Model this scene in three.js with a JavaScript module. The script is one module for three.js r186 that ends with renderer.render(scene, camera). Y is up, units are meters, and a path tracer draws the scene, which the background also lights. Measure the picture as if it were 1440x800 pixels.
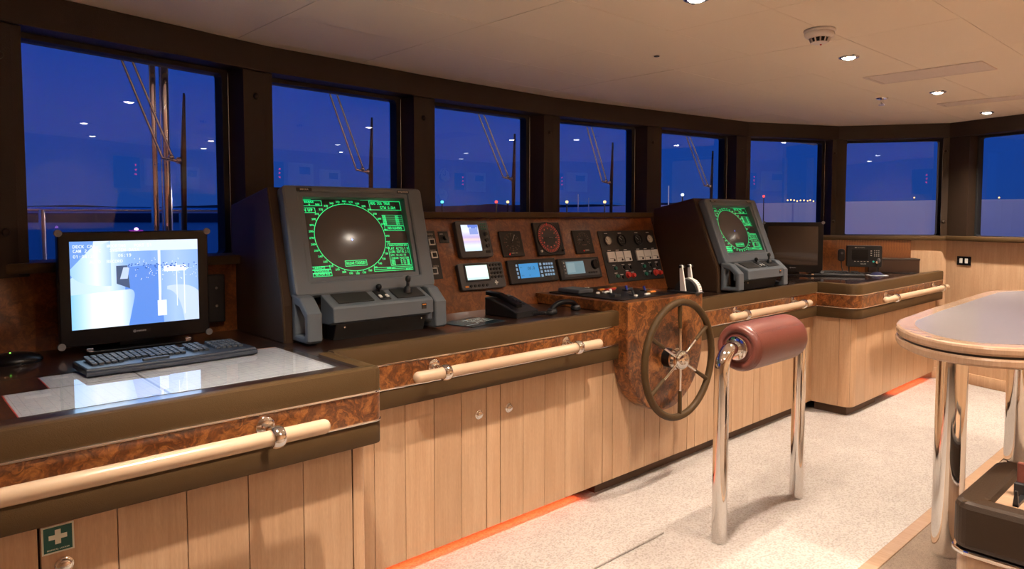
import * as THREE from 'three';
import { RoundedBoxGeometry } from 'three/addons/geometries/RoundedBoxGeometry.js';
import { mergeGeometries, toCreasedNormals } from 'three/addons/utils/BufferGeometryUtils.js';
import { RectAreaLightUniformsLib } from 'three/addons/lights/RectAreaLightUniformsLib.js';

// ------------------------------------------------------------------ camera, sky, light, exposure
RectAreaLightUniformsLib.init();
const scene = new THREE.Scene();
const FOCAL = 990;                                   // pixels at 1440 x 800
const camera = new THREE.PerspectiveCamera(2 * Math.atan(443 / FOCAL) * 180 / Math.PI, 1440 / 886, 0.05, 3000);
camera.setViewOffset(1440, 886, 0, 86, 1440, 800);   // lens shift: principal point at row 357
camera.position.set(0, 1.42, 0);
{
  const yaw = 47.5 * Math.PI / 180, pitch = Math.atan(55 / FOCAL);
  camera.lookAt(Math.cos(yaw) * Math.cos(pitch), 1.42 - Math.sin(pitch), -Math.sin(yaw) * Math.cos(pitch));
}
const renderer = new THREE.WebGLRenderer({ antialias: true });
renderer.toneMapping = THREE.LinearToneMapping;
renderer.toneMappingExposure = 1.0;
renderer.shadowMap.enabled = true;

{ // dusk sky: deep blue overhead, a little lighter and greyer toward the horizon
  const w = 64, h = 64, d = new Float32Array(w * h * 4);
  for (let j = 0; j < h; j++) for (let i = 0; i < w; i++) {
    const el = ((j + 0.5) / h - 0.5) * Math.PI, t = Math.max(0, Math.sin(el)), k = Math.pow(1 - t, 5), o = (j * w + i) * 4;
    d[o] = 0.0006 + 0.010 * k; d[o + 1] = 0.040 + 0.012 * k; d[o + 2] = 0.350 - 0.09 * k; d[o + 3] = 1;
  }
  const sky = new THREE.DataTexture(d, w, h, THREE.RGBAFormat, THREE.FloatType);
  sky.mapping = THREE.EquirectangularReflectionMapping; sky.magFilter = sky.minFilter = THREE.LinearFilter; sky.needsUpdate = true;
  scene.background = sky;
}
const LAMP_CD = 16, LAMP_COLOR = new THREE.Color().setRGB(1, 0.86, 0.72);
const CEIL = 2.2, TOP = 0.925;                       // ceiling height, worktop height

// ------------------------------------------------------------------ random, noise, textures
let seed = 12345;
const rnd = () => { seed = (seed * 1664525 + 1013904223) >>> 0; return seed / 4294967296; };
const rr = (a, b) => a + (b - a) * rnd();
const hash = (x, y, s) => { let n = (x * 374761393 + y * 668265263 + s * 2147483647) | 0; n = Math.imul(n ^ (n >>> 13), 1274126177); return ((n ^ (n >>> 16)) >>> 0) / 4294967296; };
function vnoise(x, y, px, py, s) {                   // periodic value noise
  const xi = Math.floor(x), yi = Math.floor(y), fx = x - xi, fy = y - yi, u = fx * fx * (3 - 2 * fx), v = fy * fy * (3 - 2 * fy);
  const m = (a, b) => ((a % b) + b) % b, x0 = m(xi, px), x1 = m(xi + 1, px), y0 = m(yi, py), y1 = m(yi + 1, py);
  const a = hash(x0, y0, s), b = hash(x1, y0, s), c = hash(x0, y1, s), d = hash(x1, y1, s);
  return a + (b - a) * u + (c - a) * v + (a - b - c + d) * u * v;
}
function fbm(x, y, p, oct, s) { let a = 0, w = 0.5, f = 1; for (let i = 0; i < oct; i++) { a += w * vnoise(x * f, y * f, p * f, p * f, s + i); w *= 0.5; f *= 2; } return a; }
function pixelTexture(n, fn, srgb = true) {
  const d = new Uint8Array(n * n * 4);
  for (let j = 0; j < n; j++) for (let i = 0; i < n; i++) {
    const c = fn(i / n, j / n, i, j), o = (j * n + i) * 4;
    for (let k = 0; k < 3; k++) { const v = Math.min(1, Math.max(0, c[k])); d[o + k] = 255 * (srgb ? (v <= 0.0031308 ? 12.92 * v : 1.055 * Math.pow(v, 1 / 2.4) - 0.055) : v); }
    d[o + 3] = 255;
  }
  const t = new THREE.DataTexture(d, n, n); t.wrapS = t.wrapT = THREE.RepeatWrapping; t.magFilter = THREE.LinearFilter;
  t.minFilter = THREE.LinearMipmapLinearFilter; t.generateMipmaps = true;
  if (srgb) t.colorSpace = THREE.SRGBColorSpace; t.needsUpdate = true; return t;
}
const rep = (t, m) => { const c = t.clone(); c.repeat.set(1 / m, 1 / m); c.needsUpdate = true; return c; };   // uv are metres; m = size of one tile
const mix = (a, b, t) => a.map((v, i) => v + (b[i] - v) * t);
const burlPix = (dark, midc, light, swirl, s) => (u, v) => {
  const p = 8, wx = fbm(u * p, v * p, p, 4, s), wy = fbm(u * p, v * p, p, 4, s + 20), qx = fbm(u * p + wx * 1.6, v * p + wy * 1.6, p, 4, s + 30);
  const a = fbm(u * p + wx * 2.4 + qx, v * p + wy * 2.4, p, 5, s + 40), ring = 0.5 + 0.5 * Math.sin((a * swirl + qx * 2.5) * 6.283), fine = 0.5 + 0.5 * Math.sin((a * swirl * 3.1 + wx * 5) * 6.283);
  const f = vnoise(u * 200, v * 200, 200, 200, s + 60), eye = Math.pow(Math.max(0, fbm(u * 20 + wx * 2, v * 20 + wy * 2, 20, 3, s + 70) - 0.45) * 3.4, 2), blot = fbm(u * 4, v * 4, 4, 3, s + 80);
  const t = Math.min(1, Math.max(0, 0.5 * ring + 0.22 * fine + 0.9 * (blot - 0.36)));
  let c = t < 0.5 ? mix(dark, midc, t * 2) : mix(midc, light, t * 2 - 1); c = mix(c, dark, Math.min(0.8, eye * 0.5)); return c.map((q) => q * (0.8 + 0.4 * f));
};
const texBurl = pixelTexture(1024, burlPix([0.036, 0.010, 0.003], [0.155, 0.048, 0.012], [0.36, 0.135, 0.035], 2.6, 3));
const texBurlFine = pixelTexture(512, burlPix([0.125, 0.036, 0.010], [0.20, 0.062, 0.015], [0.30, 0.102, 0.026], 1.2, 9));
const texWood = pixelTexture(512, (u, v) => {
  const g = vnoise(u * 90, v * 3, 90, 3, 5) * 0.5 + vnoise(u * 230, v * 8, 230, 8, 6) * 0.3 + vnoise(u * 16, v * 2, 16, 2, 7) * 0.5, fleck = vnoise(u * 250, v * 40, 250, 40, 8);
  const t = g / 1.3; return mix([0.59, 0.39, 0.24], [0.46, 0.28, 0.155], t).map((c) => c * (0.95 + 0.1 * fleck));
});
const carpetPix = (hi, lo, s) => (u, v) => {
  const row = Math.floor(v * 120), cx = Math.floor(u * 90 + (row % 2) * 0.5), loop = hash(((cx % 90) + 90) % 90, row, s);
  const fx = Math.abs(((u * 90 + (row % 2) * 0.5) % 1) - 0.5) * 2, fy = Math.abs(((v * 120) % 1) - 0.5) * 2, edge = Math.max(fx * fx, fy * fy);
  const big = fbm(u * 6, v * 6, 6, 3, s + 3), t = Math.min(1, Math.max(0, loop * loop * 0.55 + (big - 0.42) * 0.35 + edge * 0.25));
  return mix(hi, lo, t);
};
const texCarpet = pixelTexture(1024, carpetPix([0.47, 0.42, 0.38], [0.23, 0.185, 0.155], 31));
const texCarpetBrown = pixelTexture(512, carpetPix([0.23, 0.165, 0.12], [0.10, 0.066, 0.045], 41));
const texLoop = pixelTexture(512, (u, v) => { const c = carpetPix([1, 1, 1], [0, 0, 0], 31)(u, v); return c; }, false);
const texGrain = pixelTexture(512, (u, v) => { const a = fbm(u * 40, v * 40, 40, 3, 77); return [a, a, a]; }, false);
function canvasTexture(w, h, draw) {
  const c = document.createElement('canvas'); c.width = w; c.height = h; draw(c.getContext('2d'), w, h);
  const t = new THREE.CanvasTexture(c); t.colorSpace = THREE.SRGBColorSpace; return t;
}

// ------------------------------------------------------------------ materials
const std = (o) => new THREE.MeshStandardMaterial(o), phy = (o) => new THREE.MeshPhysicalMaterial(o);
const lin = (r, g, b) => new THREE.Color().setRGB(r, g, b);
const woodVariants = [1, 0.95, 1.04, 0.91].map((k, i) => std({ color: lin(k, k * (1 - 0.01 * i), k * (1 - 0.02 * i)), map: rep(texWood, 0.5), roughness: 0.42 }));
const M = {
  wood: woodVariants[0],
  railWood: phy({ color: lin(0.60, 0.43, 0.285), roughness: 0.25, clearcoat: 0.4, clearcoatRoughness: 0.1 }),
  tableWood: phy({ color: lin(0.78, 0.78, 0.84), map: rep(texWood, 0.6), roughness: 0.25, clearcoat: 0.35, clearcoatRoughness: 0.06 }),
  burl: phy({ map: rep(texBurl, 0.5), roughness: 0.3, clearcoat: 0.5, clearcoatRoughness: 0.05 }),
  burlFine: phy({ map: rep(texBurlFine, 0.3), roughness: 0.3, clearcoat: 0.6, clearcoatRoughness: 0.12 }),
  leather: phy({ color: lin(0.070, 0.039, 0.014), specularIntensity: 0.45, roughness: 0.5, bumpMap: rep(texGrain, 0.06), bumpScale: 0.0006 }),
  leatherDark: phy({ color: lin(0.030, 0.017, 0.009), specularIntensity: 0.6, roughness: 0.5, bumpMap: rep(texGrain, 0.08), bumpScale: 0.0007 }),
  housing: phy({ specularIntensity: 0.5, color: lin(0.050, 0.026, 0.014), roughness: 0.5, bumpMap: rep(texGrain, 0.06), bumpScale: 0.0005 }),
  oxblood: phy({ color: lin(0.155, 0.042, 0.029), roughness: 0.34, bumpMap: rep(texGrain, 0.12), bumpScale: 0.001, clearcoat: 0.15, clearcoatRoughness: 0.3 }),
  worktop: phy({ color: lin(0.030, 0.013, 0.008), roughness: 0.3, clearcoat: 1, clearcoatRoughness: 0.08 }),
  chrome: std({ color: lin(0.93, 0.92, 0.90), metalness: 1, roughness: 0.06 }),
  steel: std({ color: lin(0.75, 0.74, 0.72), metalness: 1, roughness: 0.22 }),
  black: std({ color: lin(0.012, 0.012, 0.013), roughness: 0.42 }),
  blackGloss: phy({ color: lin(0.005, 0.005, 0.006), roughness: 0.3, specularIntensity: 0.6 }),
  panelBlack: std({ color: lin(0.020, 0.019, 0.019), roughness: 0.5 }),
  radarGrey: std({ color: lin(0.098, 0.115, 0.132), roughness: 0.5 }),
  radarDark: std({ color: lin(0.020, 0.019, 0.018), roughness: 0.55 }),
  unitGrey: std({ color: lin(0.075, 0.078, 0.085), roughness: 0.45 }),
  keyBlue: std({ color: lin(0.030, 0.040, 0.060), roughness: 0.4 }),
  keyCap: std({ color: lin(0.045, 0.055, 0.070), roughness: 0.45 }),
  white: std({ color: lin(0.80, 0.78, 0.74), roughness: 0.35 }),
  cream: std({ color: lin(0.88, 0.78, 0.63), roughness: 0.75 }),
  ceilingVent: std({ color: lin(0.72, 0.62, 0.54), roughness: 0.7 }),
  plasterWhite: std({ color: lin(0.78, 0.72, 0.68), roughness: 0.5 }),
  carpet: std({ map: rep(texCarpet, 0.7), roughness: 0.95, bumpMap: rep(texLoop, 0.7), bumpScale: -0.0015 }),
  carpetBrown: std({ map: rep(texCarpetBrown, 0.4), roughness: 0.95 }),
  tableInlay: phy({ color: lin(0.215, 0.185, 0.18), roughness: 0.35, clearcoat: 0.25, clearcoatRoughness: 0.12, bumpMap: rep(texGrain, 0.1), bumpScale: 0.0004 }),
  glass: phy({ color: lin(1, 1, 1), transmission: 1, thickness: 0, roughness: 0, ior: 1.62 }),
  red: std({ color: lin(0.62, 0.045, 0.035), roughness: 0.35 }),
  green: std({ color: lin(0.02, 0.17, 0.12), roughness: 0.35 }),
  blue: std({ color: lin(0.02, 0.03, 0.30), roughness: 0.4 }),
  orange: std({ color: lin(0.75, 0.27, 0.05), roughness: 0.4 }),
  kick: std({ color: lin(0.10, 0.055, 0.030), roughness: 0.6 }),
  capGrey: std({ color: lin(0.22, 0.22, 0.23), roughness: 0.4 }),
  paper: std({ color: lin(0.46, 0.48, 0.50), roughness: 0.8 }),
  rubber: std({ color: lin(0.006, 0.006, 0.007), roughness: 0.7 }),
  quay: std({ color: lin(0.72, 0.72, 0.74), roughness: 0.9 }),
  water: std({ color: lin(0.010, 0.016, 0.03), roughness: 0.25 }),
  shore: std({ color: lin(0.006, 0.009, 0.014), roughness: 1 }),
  whiteHull: std({ color: lin(0.6, 0.6, 0.62), roughness: 0.4 }),
  lens: std({ color: lin(0.9, 0.9, 0.9), emissive: lin(1, 0.88, 0.72), emissiveIntensity: 40 }),
  amber: std({ color: lin(0.9, 0.4, 0.1), emissive: lin(1, 0.18, 0.03), emissiveIntensity: 2.2 }),
};
const glow = (r, g, b, k) => std({ color: lin(0, 0, 0), emissive: lin(r, g, b), emissiveIntensity: k });
const plank = () => woodVariants[Math.floor(rnd() * woodVariants.length)];

// ------------------------------------------------------------------ scene helpers
const taken = {};
const numbered = (n) => { const k = taken[n] ?? 0; taken[n] = k + 1; return k ? n + '_' + String(k).padStart(3, '0') : n; };
function metreUV(g) {                                 // uv in metres from the dominant axis of each normal
  const p = g.attributes.position, n = g.attributes.normal, uv = new Float32Array(p.count * 2);
  for (let i = 0; i < p.count; i++) {
    const ax = Math.abs(n.getX(i)), ay = Math.abs(n.getY(i)), az = Math.abs(n.getZ(i));
    const q = ay >= ax && ay >= az ? [p.getX(i), p.getZ(i)] : ax >= az ? [p.getZ(i), p.getY(i)] : [p.getX(i), p.getY(i)];
    uv[2 * i] = q[0]; uv[2 * i + 1] = q[1];
  }
  g.setAttribute('uv', new THREE.BufferAttribute(uv, 2)); return g;
}
function put(name, geo, mat, parent, keepUV = false) {
  if (Array.isArray(geo)) { geo = geo.map((g) => { g = g.index ? g.toNonIndexed() : g; for (const k of Object.keys(g.attributes)) if (!['position', 'normal', 'uv'].includes(k)) g.deleteAttribute(k); return g; }); geo = mergeGeometries(geo); }
  if (!keepUV) metreUV(geo);
  const m = new THREE.Mesh(geo, mat); m.castShadow = m.receiveShadow = true;
  m.name = parent ? name : numbered(name); (parent ?? scene).add(m); return m;
}
function thing(name, label, category, pos = [0, 0, 0], ry = 0, group) {
  const o = new THREE.Group(); o.name = numbered(name); o.position.set(...pos); o.rotation.y = ry;
  o.userData = { label, category }; if (group) o.userData.group = group; scene.add(o); return o;
}
function struct(name, label, geo, mat) {
  const o = geo ? put(name, geo, mat) : new THREE.Group(); if (!geo) { o.name = numbered(name); scene.add(o); }
  o.userData = { label, category: name.split('_')[0], kind: 'structure' }; return o;
}
function sub(name, parent, pos = [0, 0, 0]) { const g = new THREE.Group(); g.name = name; g.position.set(...pos); parent.add(g); return g; }
function copyOf(src, pos, label) { const c = src.clone(); c.name = numbered(src.name.replace(/_\d{3}$/, '')); c.position.set(...pos); c.userData = { ...src.userData }; if (label) c.userData.label = label; scene.add(c); return c; }
// geometry
const at = (g, x = 0, y = 0, z = 0) => g.translate(x, y, z);
const box = (x0, x1, y0, y1, z0, z1, r = 0) => {
  const w = x1 - x0, h = y1 - y0, d = z1 - z0, g = r > 0 ? new RoundedBoxGeometry(w, h, d, 2, Math.min(r, w * 0.49, h * 0.49, d * 0.49)) : new THREE.BoxGeometry(w, h, d);
  return g.translate((x0 + x1) / 2, (y0 + y1) / 2, (z0 + z1) / 2);
};
const cyl = (r0, r1, h, n = 24) => new THREE.CylinderGeometry(r0, r1, h, n);
const rod = (a, b, r, n = 12, r2 = r) => {
  const A = new THREE.Vector3(...a), B = new THREE.Vector3(...b), d = B.clone().sub(A), g = new THREE.CylinderGeometry(r2, r, d.length(), n);
  g.applyQuaternion(new THREE.Quaternion().setFromUnitVectors(new THREE.Vector3(0, 1, 0), d.clone().normalize()));
  return g.translate(...A.add(B).multiplyScalar(0.5).toArray());
};
const ball = (r, x, y, z, n = 16, sy = 1) => new THREE.SphereGeometry(r, n, Math.ceil(n * 0.7)).scale(1, sy, 1).translate(x, y, z);
const discZ = (r, h, x, y, z, n = 24, r2 = r) => new THREE.CylinderGeometry(r, r2, h, n).rotateX(Math.PI / 2).translate(x, y, z);   // axis along z, r at +z
const lathe = (pts, n = 32) => new THREE.LatheGeometry(pts.map(([a, b]) => new THREE.Vector2(a, b)), n);
const tube = (pts, r, seg = 32, n = 10) => new THREE.TubeGeometry(new THREE.CatmullRomCurve3(pts.map((p) => new THREE.Vector3(...p))), seg, r, n);
function prism(pts, depth, bevel = 0, holes = []) {
  const s = new THREE.Shape(pts.map(([a, b]) => new THREE.Vector2(a, b)));
  for (const h of holes) s.holes.push(new THREE.Path(h.map(([a, b]) => new THREE.Vector2(a, b))));
  const g = new THREE.ExtrudeGeometry(s, { depth: depth - 2 * bevel, bevelEnabled: bevel > 0, bevelThickness: bevel, bevelSize: bevel, bevelOffset: -bevel, bevelSegments: 2, curveSegments: 12 });
  return g.translate(0, 0, bevel);
}
const prismX = (zy, x0, x1, bevel, holes = []) => prism(zy.map(([z, y]) => [-z, y]), x1 - x0, bevel, holes.map((h) => h.map(([z, y]) => [-z, y]))).rotateY(Math.PI / 2).translate(x0, 0, 0);
const prismY = (xz, y0, y1, bevel, holes = []) => prism(xz.map(([x, z]) => [x, -z]), y1 - y0, bevel, holes.map((h) => h.map(([x, z]) => [x, -z]))).rotateX(-Math.PI / 2).translate(0, y0, 0);
const prismZ = (xy, z0, z1, bevel, holes = []) => prism(xy, z1 - z0, bevel, holes).translate(0, 0, z0);
function fillet(pts, radii, n = 8) {                  // round the corners of an open plan path; radii[i] belongs to pts[i]
  const out = [];
  pts.forEach((p, i) => {
    const r = radii[i] || 0; if (!r) { out.push(p); return; }
    const a = pts[i - 1], b = pts[i + 1], u = [a[0] - p[0], a[1] - p[1]], v = [b[0] - p[0], b[1] - p[1]], lu = Math.hypot(...u), lv = Math.hypot(...v);
    for (let k = 0; k <= n; k++) { const t = k / n, w0 = (1 - t) ** 2, w1 = 2 * t * (1 - t), w2 = t * t; out.push([0, 1].map((q) => w0 * (p[q] + u[q] / lu * r) + w1 * p[q] + w2 * (p[q] + v[q] / lv * r))); }
  });
  return out;
}
function sweep(path, prof) {                          // profile (offset outward, height) carried along a plan path (x, z); outward is to the +z side of a path that runs to +x
  const n = path.length, m = prof.length, nor = [], len = [0];
  for (let i = 0; i < n - 1; i++) { const dx = path[i + 1][0] - path[i][0], dz = path[i + 1][1] - path[i][1], l = Math.hypot(dx, dz); nor.push([-dz / l, dx / l]); len.push(len[i] + l); }
  const mit = path.map((_, i) => { const a = nor[Math.max(0, i - 1)], b = nor[Math.min(n - 2, i)], s = [a[0] + b[0], a[1] + b[1]], k = 2 / (s[0] * s[0] + s[1] * s[1]); return [s[0] * k, s[1] * k]; });
  const P = (i, j) => [path[i][0] + mit[i][0] * prof[j][0], prof[j][1], path[i][1] + mit[i][1] * prof[j][0]];
  const per = [0]; for (let j = 0; j < m; j++) { const a = prof[j], b = prof[(j + 1) % m]; per.push(per[j] + Math.hypot(a[0] - b[0], a[1] - b[1])); }
  const pos = [], uv = [], tri = (a, b, c, ta, tb, tc) => { pos.push(...a, ...b, ...c); uv.push(...ta, ...tb, ...tc); };
  for (let i = 0; i < n - 1; i++) for (let j = 0; j < m; j++) {
    const k = (j + 1) % m, a = P(i, j), b = P(i + 1, j), c = P(i + 1, k), d = P(i, k), ta = [len[i], per[j]], tb = [len[i + 1], per[j]], tc = [len[i + 1], per[j + 1]], td = [len[i], per[j + 1]];
    tri(a, b, c, ta, tb, tc); tri(a, c, d, ta, tc, td);
  }
  const faces = THREE.ShapeUtils.triangulateShape(prof.map(([a, b]) => new THREE.Vector2(a, b)), []);
  for (const [a, b, c] of faces) { tri(P(0, a), P(0, b), P(0, c), prof[a], prof[b], prof[c]); tri(P(n - 1, a), P(n - 1, c), P(n - 1, b), prof[a], prof[c], prof[b]); }
  const g = new THREE.BufferGeometry(); g.setAttribute('position', new THREE.Float32BufferAttribute(pos, 3)); g.setAttribute('uv', new THREE.Float32BufferAttribute(uv, 2)); g.computeVertexNormals();
  return toCreasedNormals(g, 0.7);
}
const rectProf = (o0, o1, y0, y1, r = 0) => r ? [[o0, y0], [o1 - r, y0], [o1 - r * 0.3, y0 + r * 0.3], [o1, y0 + r], [o1, y1 - r], [o1 - r * 0.3, y1 - r * 0.3], [o1 - r, y1], [o0, y1]] : [[o0, y0], [o1, y0], [o1, y1], [o0, y1]];
const circle = (cx, cy, r, n = 24, a0 = 0, a1 = Math.PI * 2) => Array.from({ length: n }, (_, i) => { const t = a0 + (a1 - a0) * i / (a1 - a0 > 6.2 ? n : n - 1); return [cx + r * Math.cos(t), cy + r * Math.sin(t)]; });
const rrect = (x0, x1, y0, y1, r, n = 5) => [...circle(x1 - r, y0 + r, r, n, -Math.PI / 2, 0), ...circle(x1 - r, y1 - r, r, n, 0, Math.PI / 2), ...circle(x0 + r, y1 - r, r, n, Math.PI / 2, Math.PI), ...circle(x0 + r, y0 + r, r, n, Math.PI, 1.5 * Math.PI)];
const face = (w, h) => new THREE.PlaneGeometry(w, h);
const printed = (tex, o = {}) => std({ map: tex, roughness: 0.5, ...o });
const screenMat = (tex, k, o = {}) => phy({ color: lin(0.02, 0.02, 0.02), emissive: lin(1, 1, 1), emissiveMap: tex, emissiveIntensity: k, roughness: 0.25, ...o });

// ------------------------------------------------------------------ the room shell
const Q = [[-0.95, -1.75], [-0.45, -2.55], [0.398, -2.981], [1.388, -3.201], [2.385, -3.275], [3.414, -3.298], [4.418, -3.187], [5.501, -3.057], [6.35, -2.665], [6.836, -1.939], [6.50, -0.998]];
const NF = Q.length - 1;
const facets = Q.slice(0, NF).map((p, i) => { const q = Q[i + 1], L = Math.hypot(q[0] - p[0], q[1] - p[1]), d = [(q[0] - p[0]) / L, (q[1] - p[1]) / L]; return { p, L, d, out: [d[1], -d[0]], turn: Math.atan2(-d[1], d[0]) }; });
const onFacet = (i, s, off) => { const f = facets[i]; return [f.p[0] + f.d[0] * s + f.out[0] * off, f.p[1] + f.d[1] * s + f.out[1] * off]; };
const vertexOut = (i, off) => { const a = facets[Math.max(0, i - 1)].out, b = facets[Math.min(NF - 1, i)].out, s = [a[0] + b[0], a[1] + b[1]], k = 2 / (s[0] ** 2 + s[1] ** 2); return [Q[i][0] + s[0] * k * off, Q[i][1] + s[1] * k * off]; };
const facetGroup = (g, i) => { g.position.set(facets[i].p[0], 0, facets[i].p[1]); g.rotation.y = facets[i].turn; return g; };

// floor: light carpet, a wood strip, brown carpet aft of it
struct('floor', 'pale beige woven carpet in front of the bridge console', box(-1.5, 7.6, -0.12, 0, -3.6, -1.09), M.carpet);
struct('trim_1', 'flat pale wood strip set in the floor between two carpets', box(-1.5, 7.6, -0.12, 0.006, -1.09, -1.035, 0.003), M.tableWood);
struct('floor', 'brown woven carpet beneath the chart table', box(-1.5, 7.6, -0.12, 0, -1.035, 1.2), M.carpetBrown);
{
  const rug = thing('carpet_hatch', 'raised beige carpet panel lying before the cabinet doors', 'rug', [0, 0, 0]);
  put('pile', box(1.25, 2.57, 0.001, 0.012, -2.36, -1.80, 0.004), M.carpet, rug);
}
// ceiling of separate tiles
{
  const c = struct('ceiling', 'cream panelled ceiling with fine joints');
  put('deck', box(-1.6, 7.7, 2.225, 2.35, -3.7, 1.3), M.cream, c);
  const X0 = 1.243 - 0.664 * 4, Z0 = -2.69 - 0.45 * 2, g = new RoundedBoxGeometry(0.6625, 0.025, 0.4485, 1, 0.0015); metreUV(g);
  for (let i = 0; i < 14; i++) for (let j = 0; j < 11; j++) {
    const t = new THREE.Mesh(g, M.cream); t.name = 'tile'; t.castShadow = t.receiveShadow = true;
    t.position.set(X0 + 0.664 * (i + 0.5), CEIL + 0.0125 + 0.0012 * hash(i, j, 5), Z0 + 0.45 * (j + 0.5)); c.add(t);
  }
}
// cornice, pillars, walls below the glass, panes
const frontS = [0.05, 0.05, 0.030, 0.041, 0.036, 0.056, 0.054, 0.039, 0.073, 0.164], frontE = [0.10, 0.10, 0.105, 0.113, 0.087, 0.102, 0.131, 0.045, 0.040, 0.10];
const paneE = [0.15, 0.15, 0.150, 0.162, 0.158, 0.167, 0.165, 0.073, 0.037, 0.13];
const pillarLook = ['beside the chart monitor', 'beside the chart monitor'];
for (let i = 0; i < NF; i++) {
  const f = facets[i], L = f.L;
  struct('trim_2', 'dark brown leather cornice panel above a bridge window', prismY([vertexOut(i, 0), vertexOut(i + 1, 0), vertexOut(i + 1, 0.3), vertexOut(i, 0.3)], 2.08, CEIL, 0.003), M.leatherDark);
  struct('wall_front', 'pale wood wall panel below the bridge windows', prismY([vertexOut(i, i < 4 ? 0.1 : 0.03), vertexOut(i + 1, i < 3 ? 0.1 : 0.03), vertexOut(i + 1, 0.25), vertexOut(i, 0.25)], -0.1, 1.22, 0), M.wood);
  const w = facetGroup(struct('window_' + (i + 1), 'tall bridge window pane in a black gasket'), i);
  const s0 = frontS[i] + 0.015, s1 = L - paneE[i];
  put('gasket', prismZ(rrect(s0 - 0.03, s1 + 0.026, 1.215, 2.085, 0.01), -0.155, -0.115, 0.002, [rrect(s0, s1, 1.245, 2.060, 0.02).reverse()]), M.rubber, w);
  put('pane', face(s1 - s0 + 0.02, 0.835).translate((s0 + s1) / 2, 1.6525, -0.135), M.glass, w);
  put('bead', box(s1 + 0.024, s1 + 0.031, 1.25, 2.07, -0.128, -0.108, 0.002), M.steel, w);
  put('outer_frame', prismZ(rrect(s0 - 0.06, s1 + 0.06, 1.18, 2.12, 0.01), -0.18, -0.156, 0, [rrect(s0 - 0.004, s1 + 0.004, 1.24, 2.064, 0.02).reverse()]), M.rubber, w);
}
for (let i = 0; i <= NF; i++) {
  const a = i > 0 ? facets[i - 1] : null, pts = [];
  if (a) pts.push(onFacet(i - 1, a.L - paneE[i - 1] + 0.03, 0.13), onFacet(i - 1, a.L - frontE[i - 1], 0.02)); else pts.push(onFacet(0, -0.15, 0.13), onFacet(0, -0.15, 0.02));
  pts.push(vertexOut(i, 0.02));
  if (i < NF) pts.push(onFacet(i, frontS[i], 0.02), onFacet(i, frontS[i], 0.13)); else pts.push(onFacet(NF - 1, a.L + 0.1, 0.02), onFacet(NF - 1, a.L + 0.1, 0.13));
  pts.push(vertexOut(i, 0.2));
  const p = struct('trim_3', 'brown leather covered pillar between bridge windows');
  put('cladding', prismY(pts, 1.2, 2.08, 0.003), M.leatherDark, p);
  if (i > 0 && i <= NF) for (const y of [1.36, 1.965]) {
    const q = onFacet(i - 1, a.L - frontE[i - 1] * 0.35 - 0.005, 0.018), b = put('stud', lathe([[0.0001, 0.010], [0.008, 0.009], [0.013, 0.005], [0.015, 0], [0.0001, 0]], 14).rotateX(Math.PI / 2), M.leatherDark, p);
    b.position.set(q[0], y, q[1]); b.rotation.y = a.turn;
  }
}
// sills
struct('trim_4', 'dark leather window ledge behind the chart monitor', sweep([[-0.50, -2.60], [0.26, -2.985], [1.24, -2.985]], rectProf(-0.2, 0.005, 1.212, 1.25, 0.006)), M.leather);
struct('trim_5', 'brown leather window ledge running along the wood wall', sweep([Q[7], Q[8], Q[9], Q[10]], rectProf(-0.14, 0.03, 1.2, 1.24, 0.007)), M.leather);
// burl backsplashes
struct('wall_front', 'dark burl wood backsplash behind the chart monitor', sweep([[-0.50, -2.645], [0.26, -3.03], [1.24, -3.03]], rectProf(-0.03, 0, TOP - 0.02, 1.212)), M.burlFine);
struct('wall_front', 'burl wood backsplash behind the corner radio', sweep([onFacet(6, 0.9, -0.0), Q[8] , onFacet(8, 0.60, 0)], rectProf(-0.03, 0.012, TOP - 0.02, 1.2)), M.burlFine);
// side and aft walls, out of the picture but mirrored in the panes
struct('wall_starboard', 'pale wood panel wall beside the bridge windows', box(6.5, 7.6, -0.1, 2.22, -0.99, -0.85), M.wood);
struct('wall_starboard', 'pale wood side wall of the bridge', box(7.3, 7.45, -0.1, 2.22, -0.85, 1.2), M.wood);
struct('wall_port', 'pale wood side wall at the port end', box(-1.15, -1.0, -0.1, 2.22, -1.75, 1.2), M.wood);
{
  const w = struct('wall_aft', 'pale wood aft bulkhead of the bridge');
  put('backing', box(-1.1, 7.4, -0.1, 2.22, 1.06, 1.16), M.wood, w);
  for (let k = 0; k < 9; k++) put('panel', box(-1 + k * 0.92, -0.006 + k * 0.92 - 0.074, 0.1, 2.2, 1.04, 1.062, 0.004), plank(), w);
}
{ // baseboard below the starboard window
  struct('baseboard_starboard', 'pale wood baseboard under the window wall', sweep([onFacet(8, 0.8, 0.03), vertexOut(9, 0.03), vertexOut(10, 0.03)], rectProf(0, 0.014, 0, 0.09, 0.004)), M.wood);
}
// ------------------------------------------------------------------ downlights
const LAMPS = [[0.85, -1.46], [2.242, -1.46], [3.62, -1.48], [5.06, -1.51], [6.335, -1.55], [1.5, -0.1], [2.9, -0.12], [4.4, 0.0], [5.75, 0.0], [3.6, 0.72], [5.0, 0.72], [2.2, 0.72], [6.3, 0.72]];
const proto = thing('ceiling_downlight', 'small round recessed ceiling downlight glowing white', 'downlight', [0, CEIL, 0], 0, 'recessed ceiling downlights');
put('ring', lathe([[0.030, -0.0005], [0.030, -0.004], [0.034, -0.006], [0.046, -0.004], [0.048, 0.001], [0.030, 0.001]], 28), M.steel, proto);
put('lens', lathe([[0.0001, -0.014], [0.014, -0.0125], [0.026, -0.008], [0.034, -0.001]], 24), M.lens, proto);
for (const s of [-1, 1]) put('clip', box(s * 0.052 - 0.006, s * 0.052 + 0.006, -0.005, 0.002, -0.006, 0.006), M.black, proto);
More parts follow.
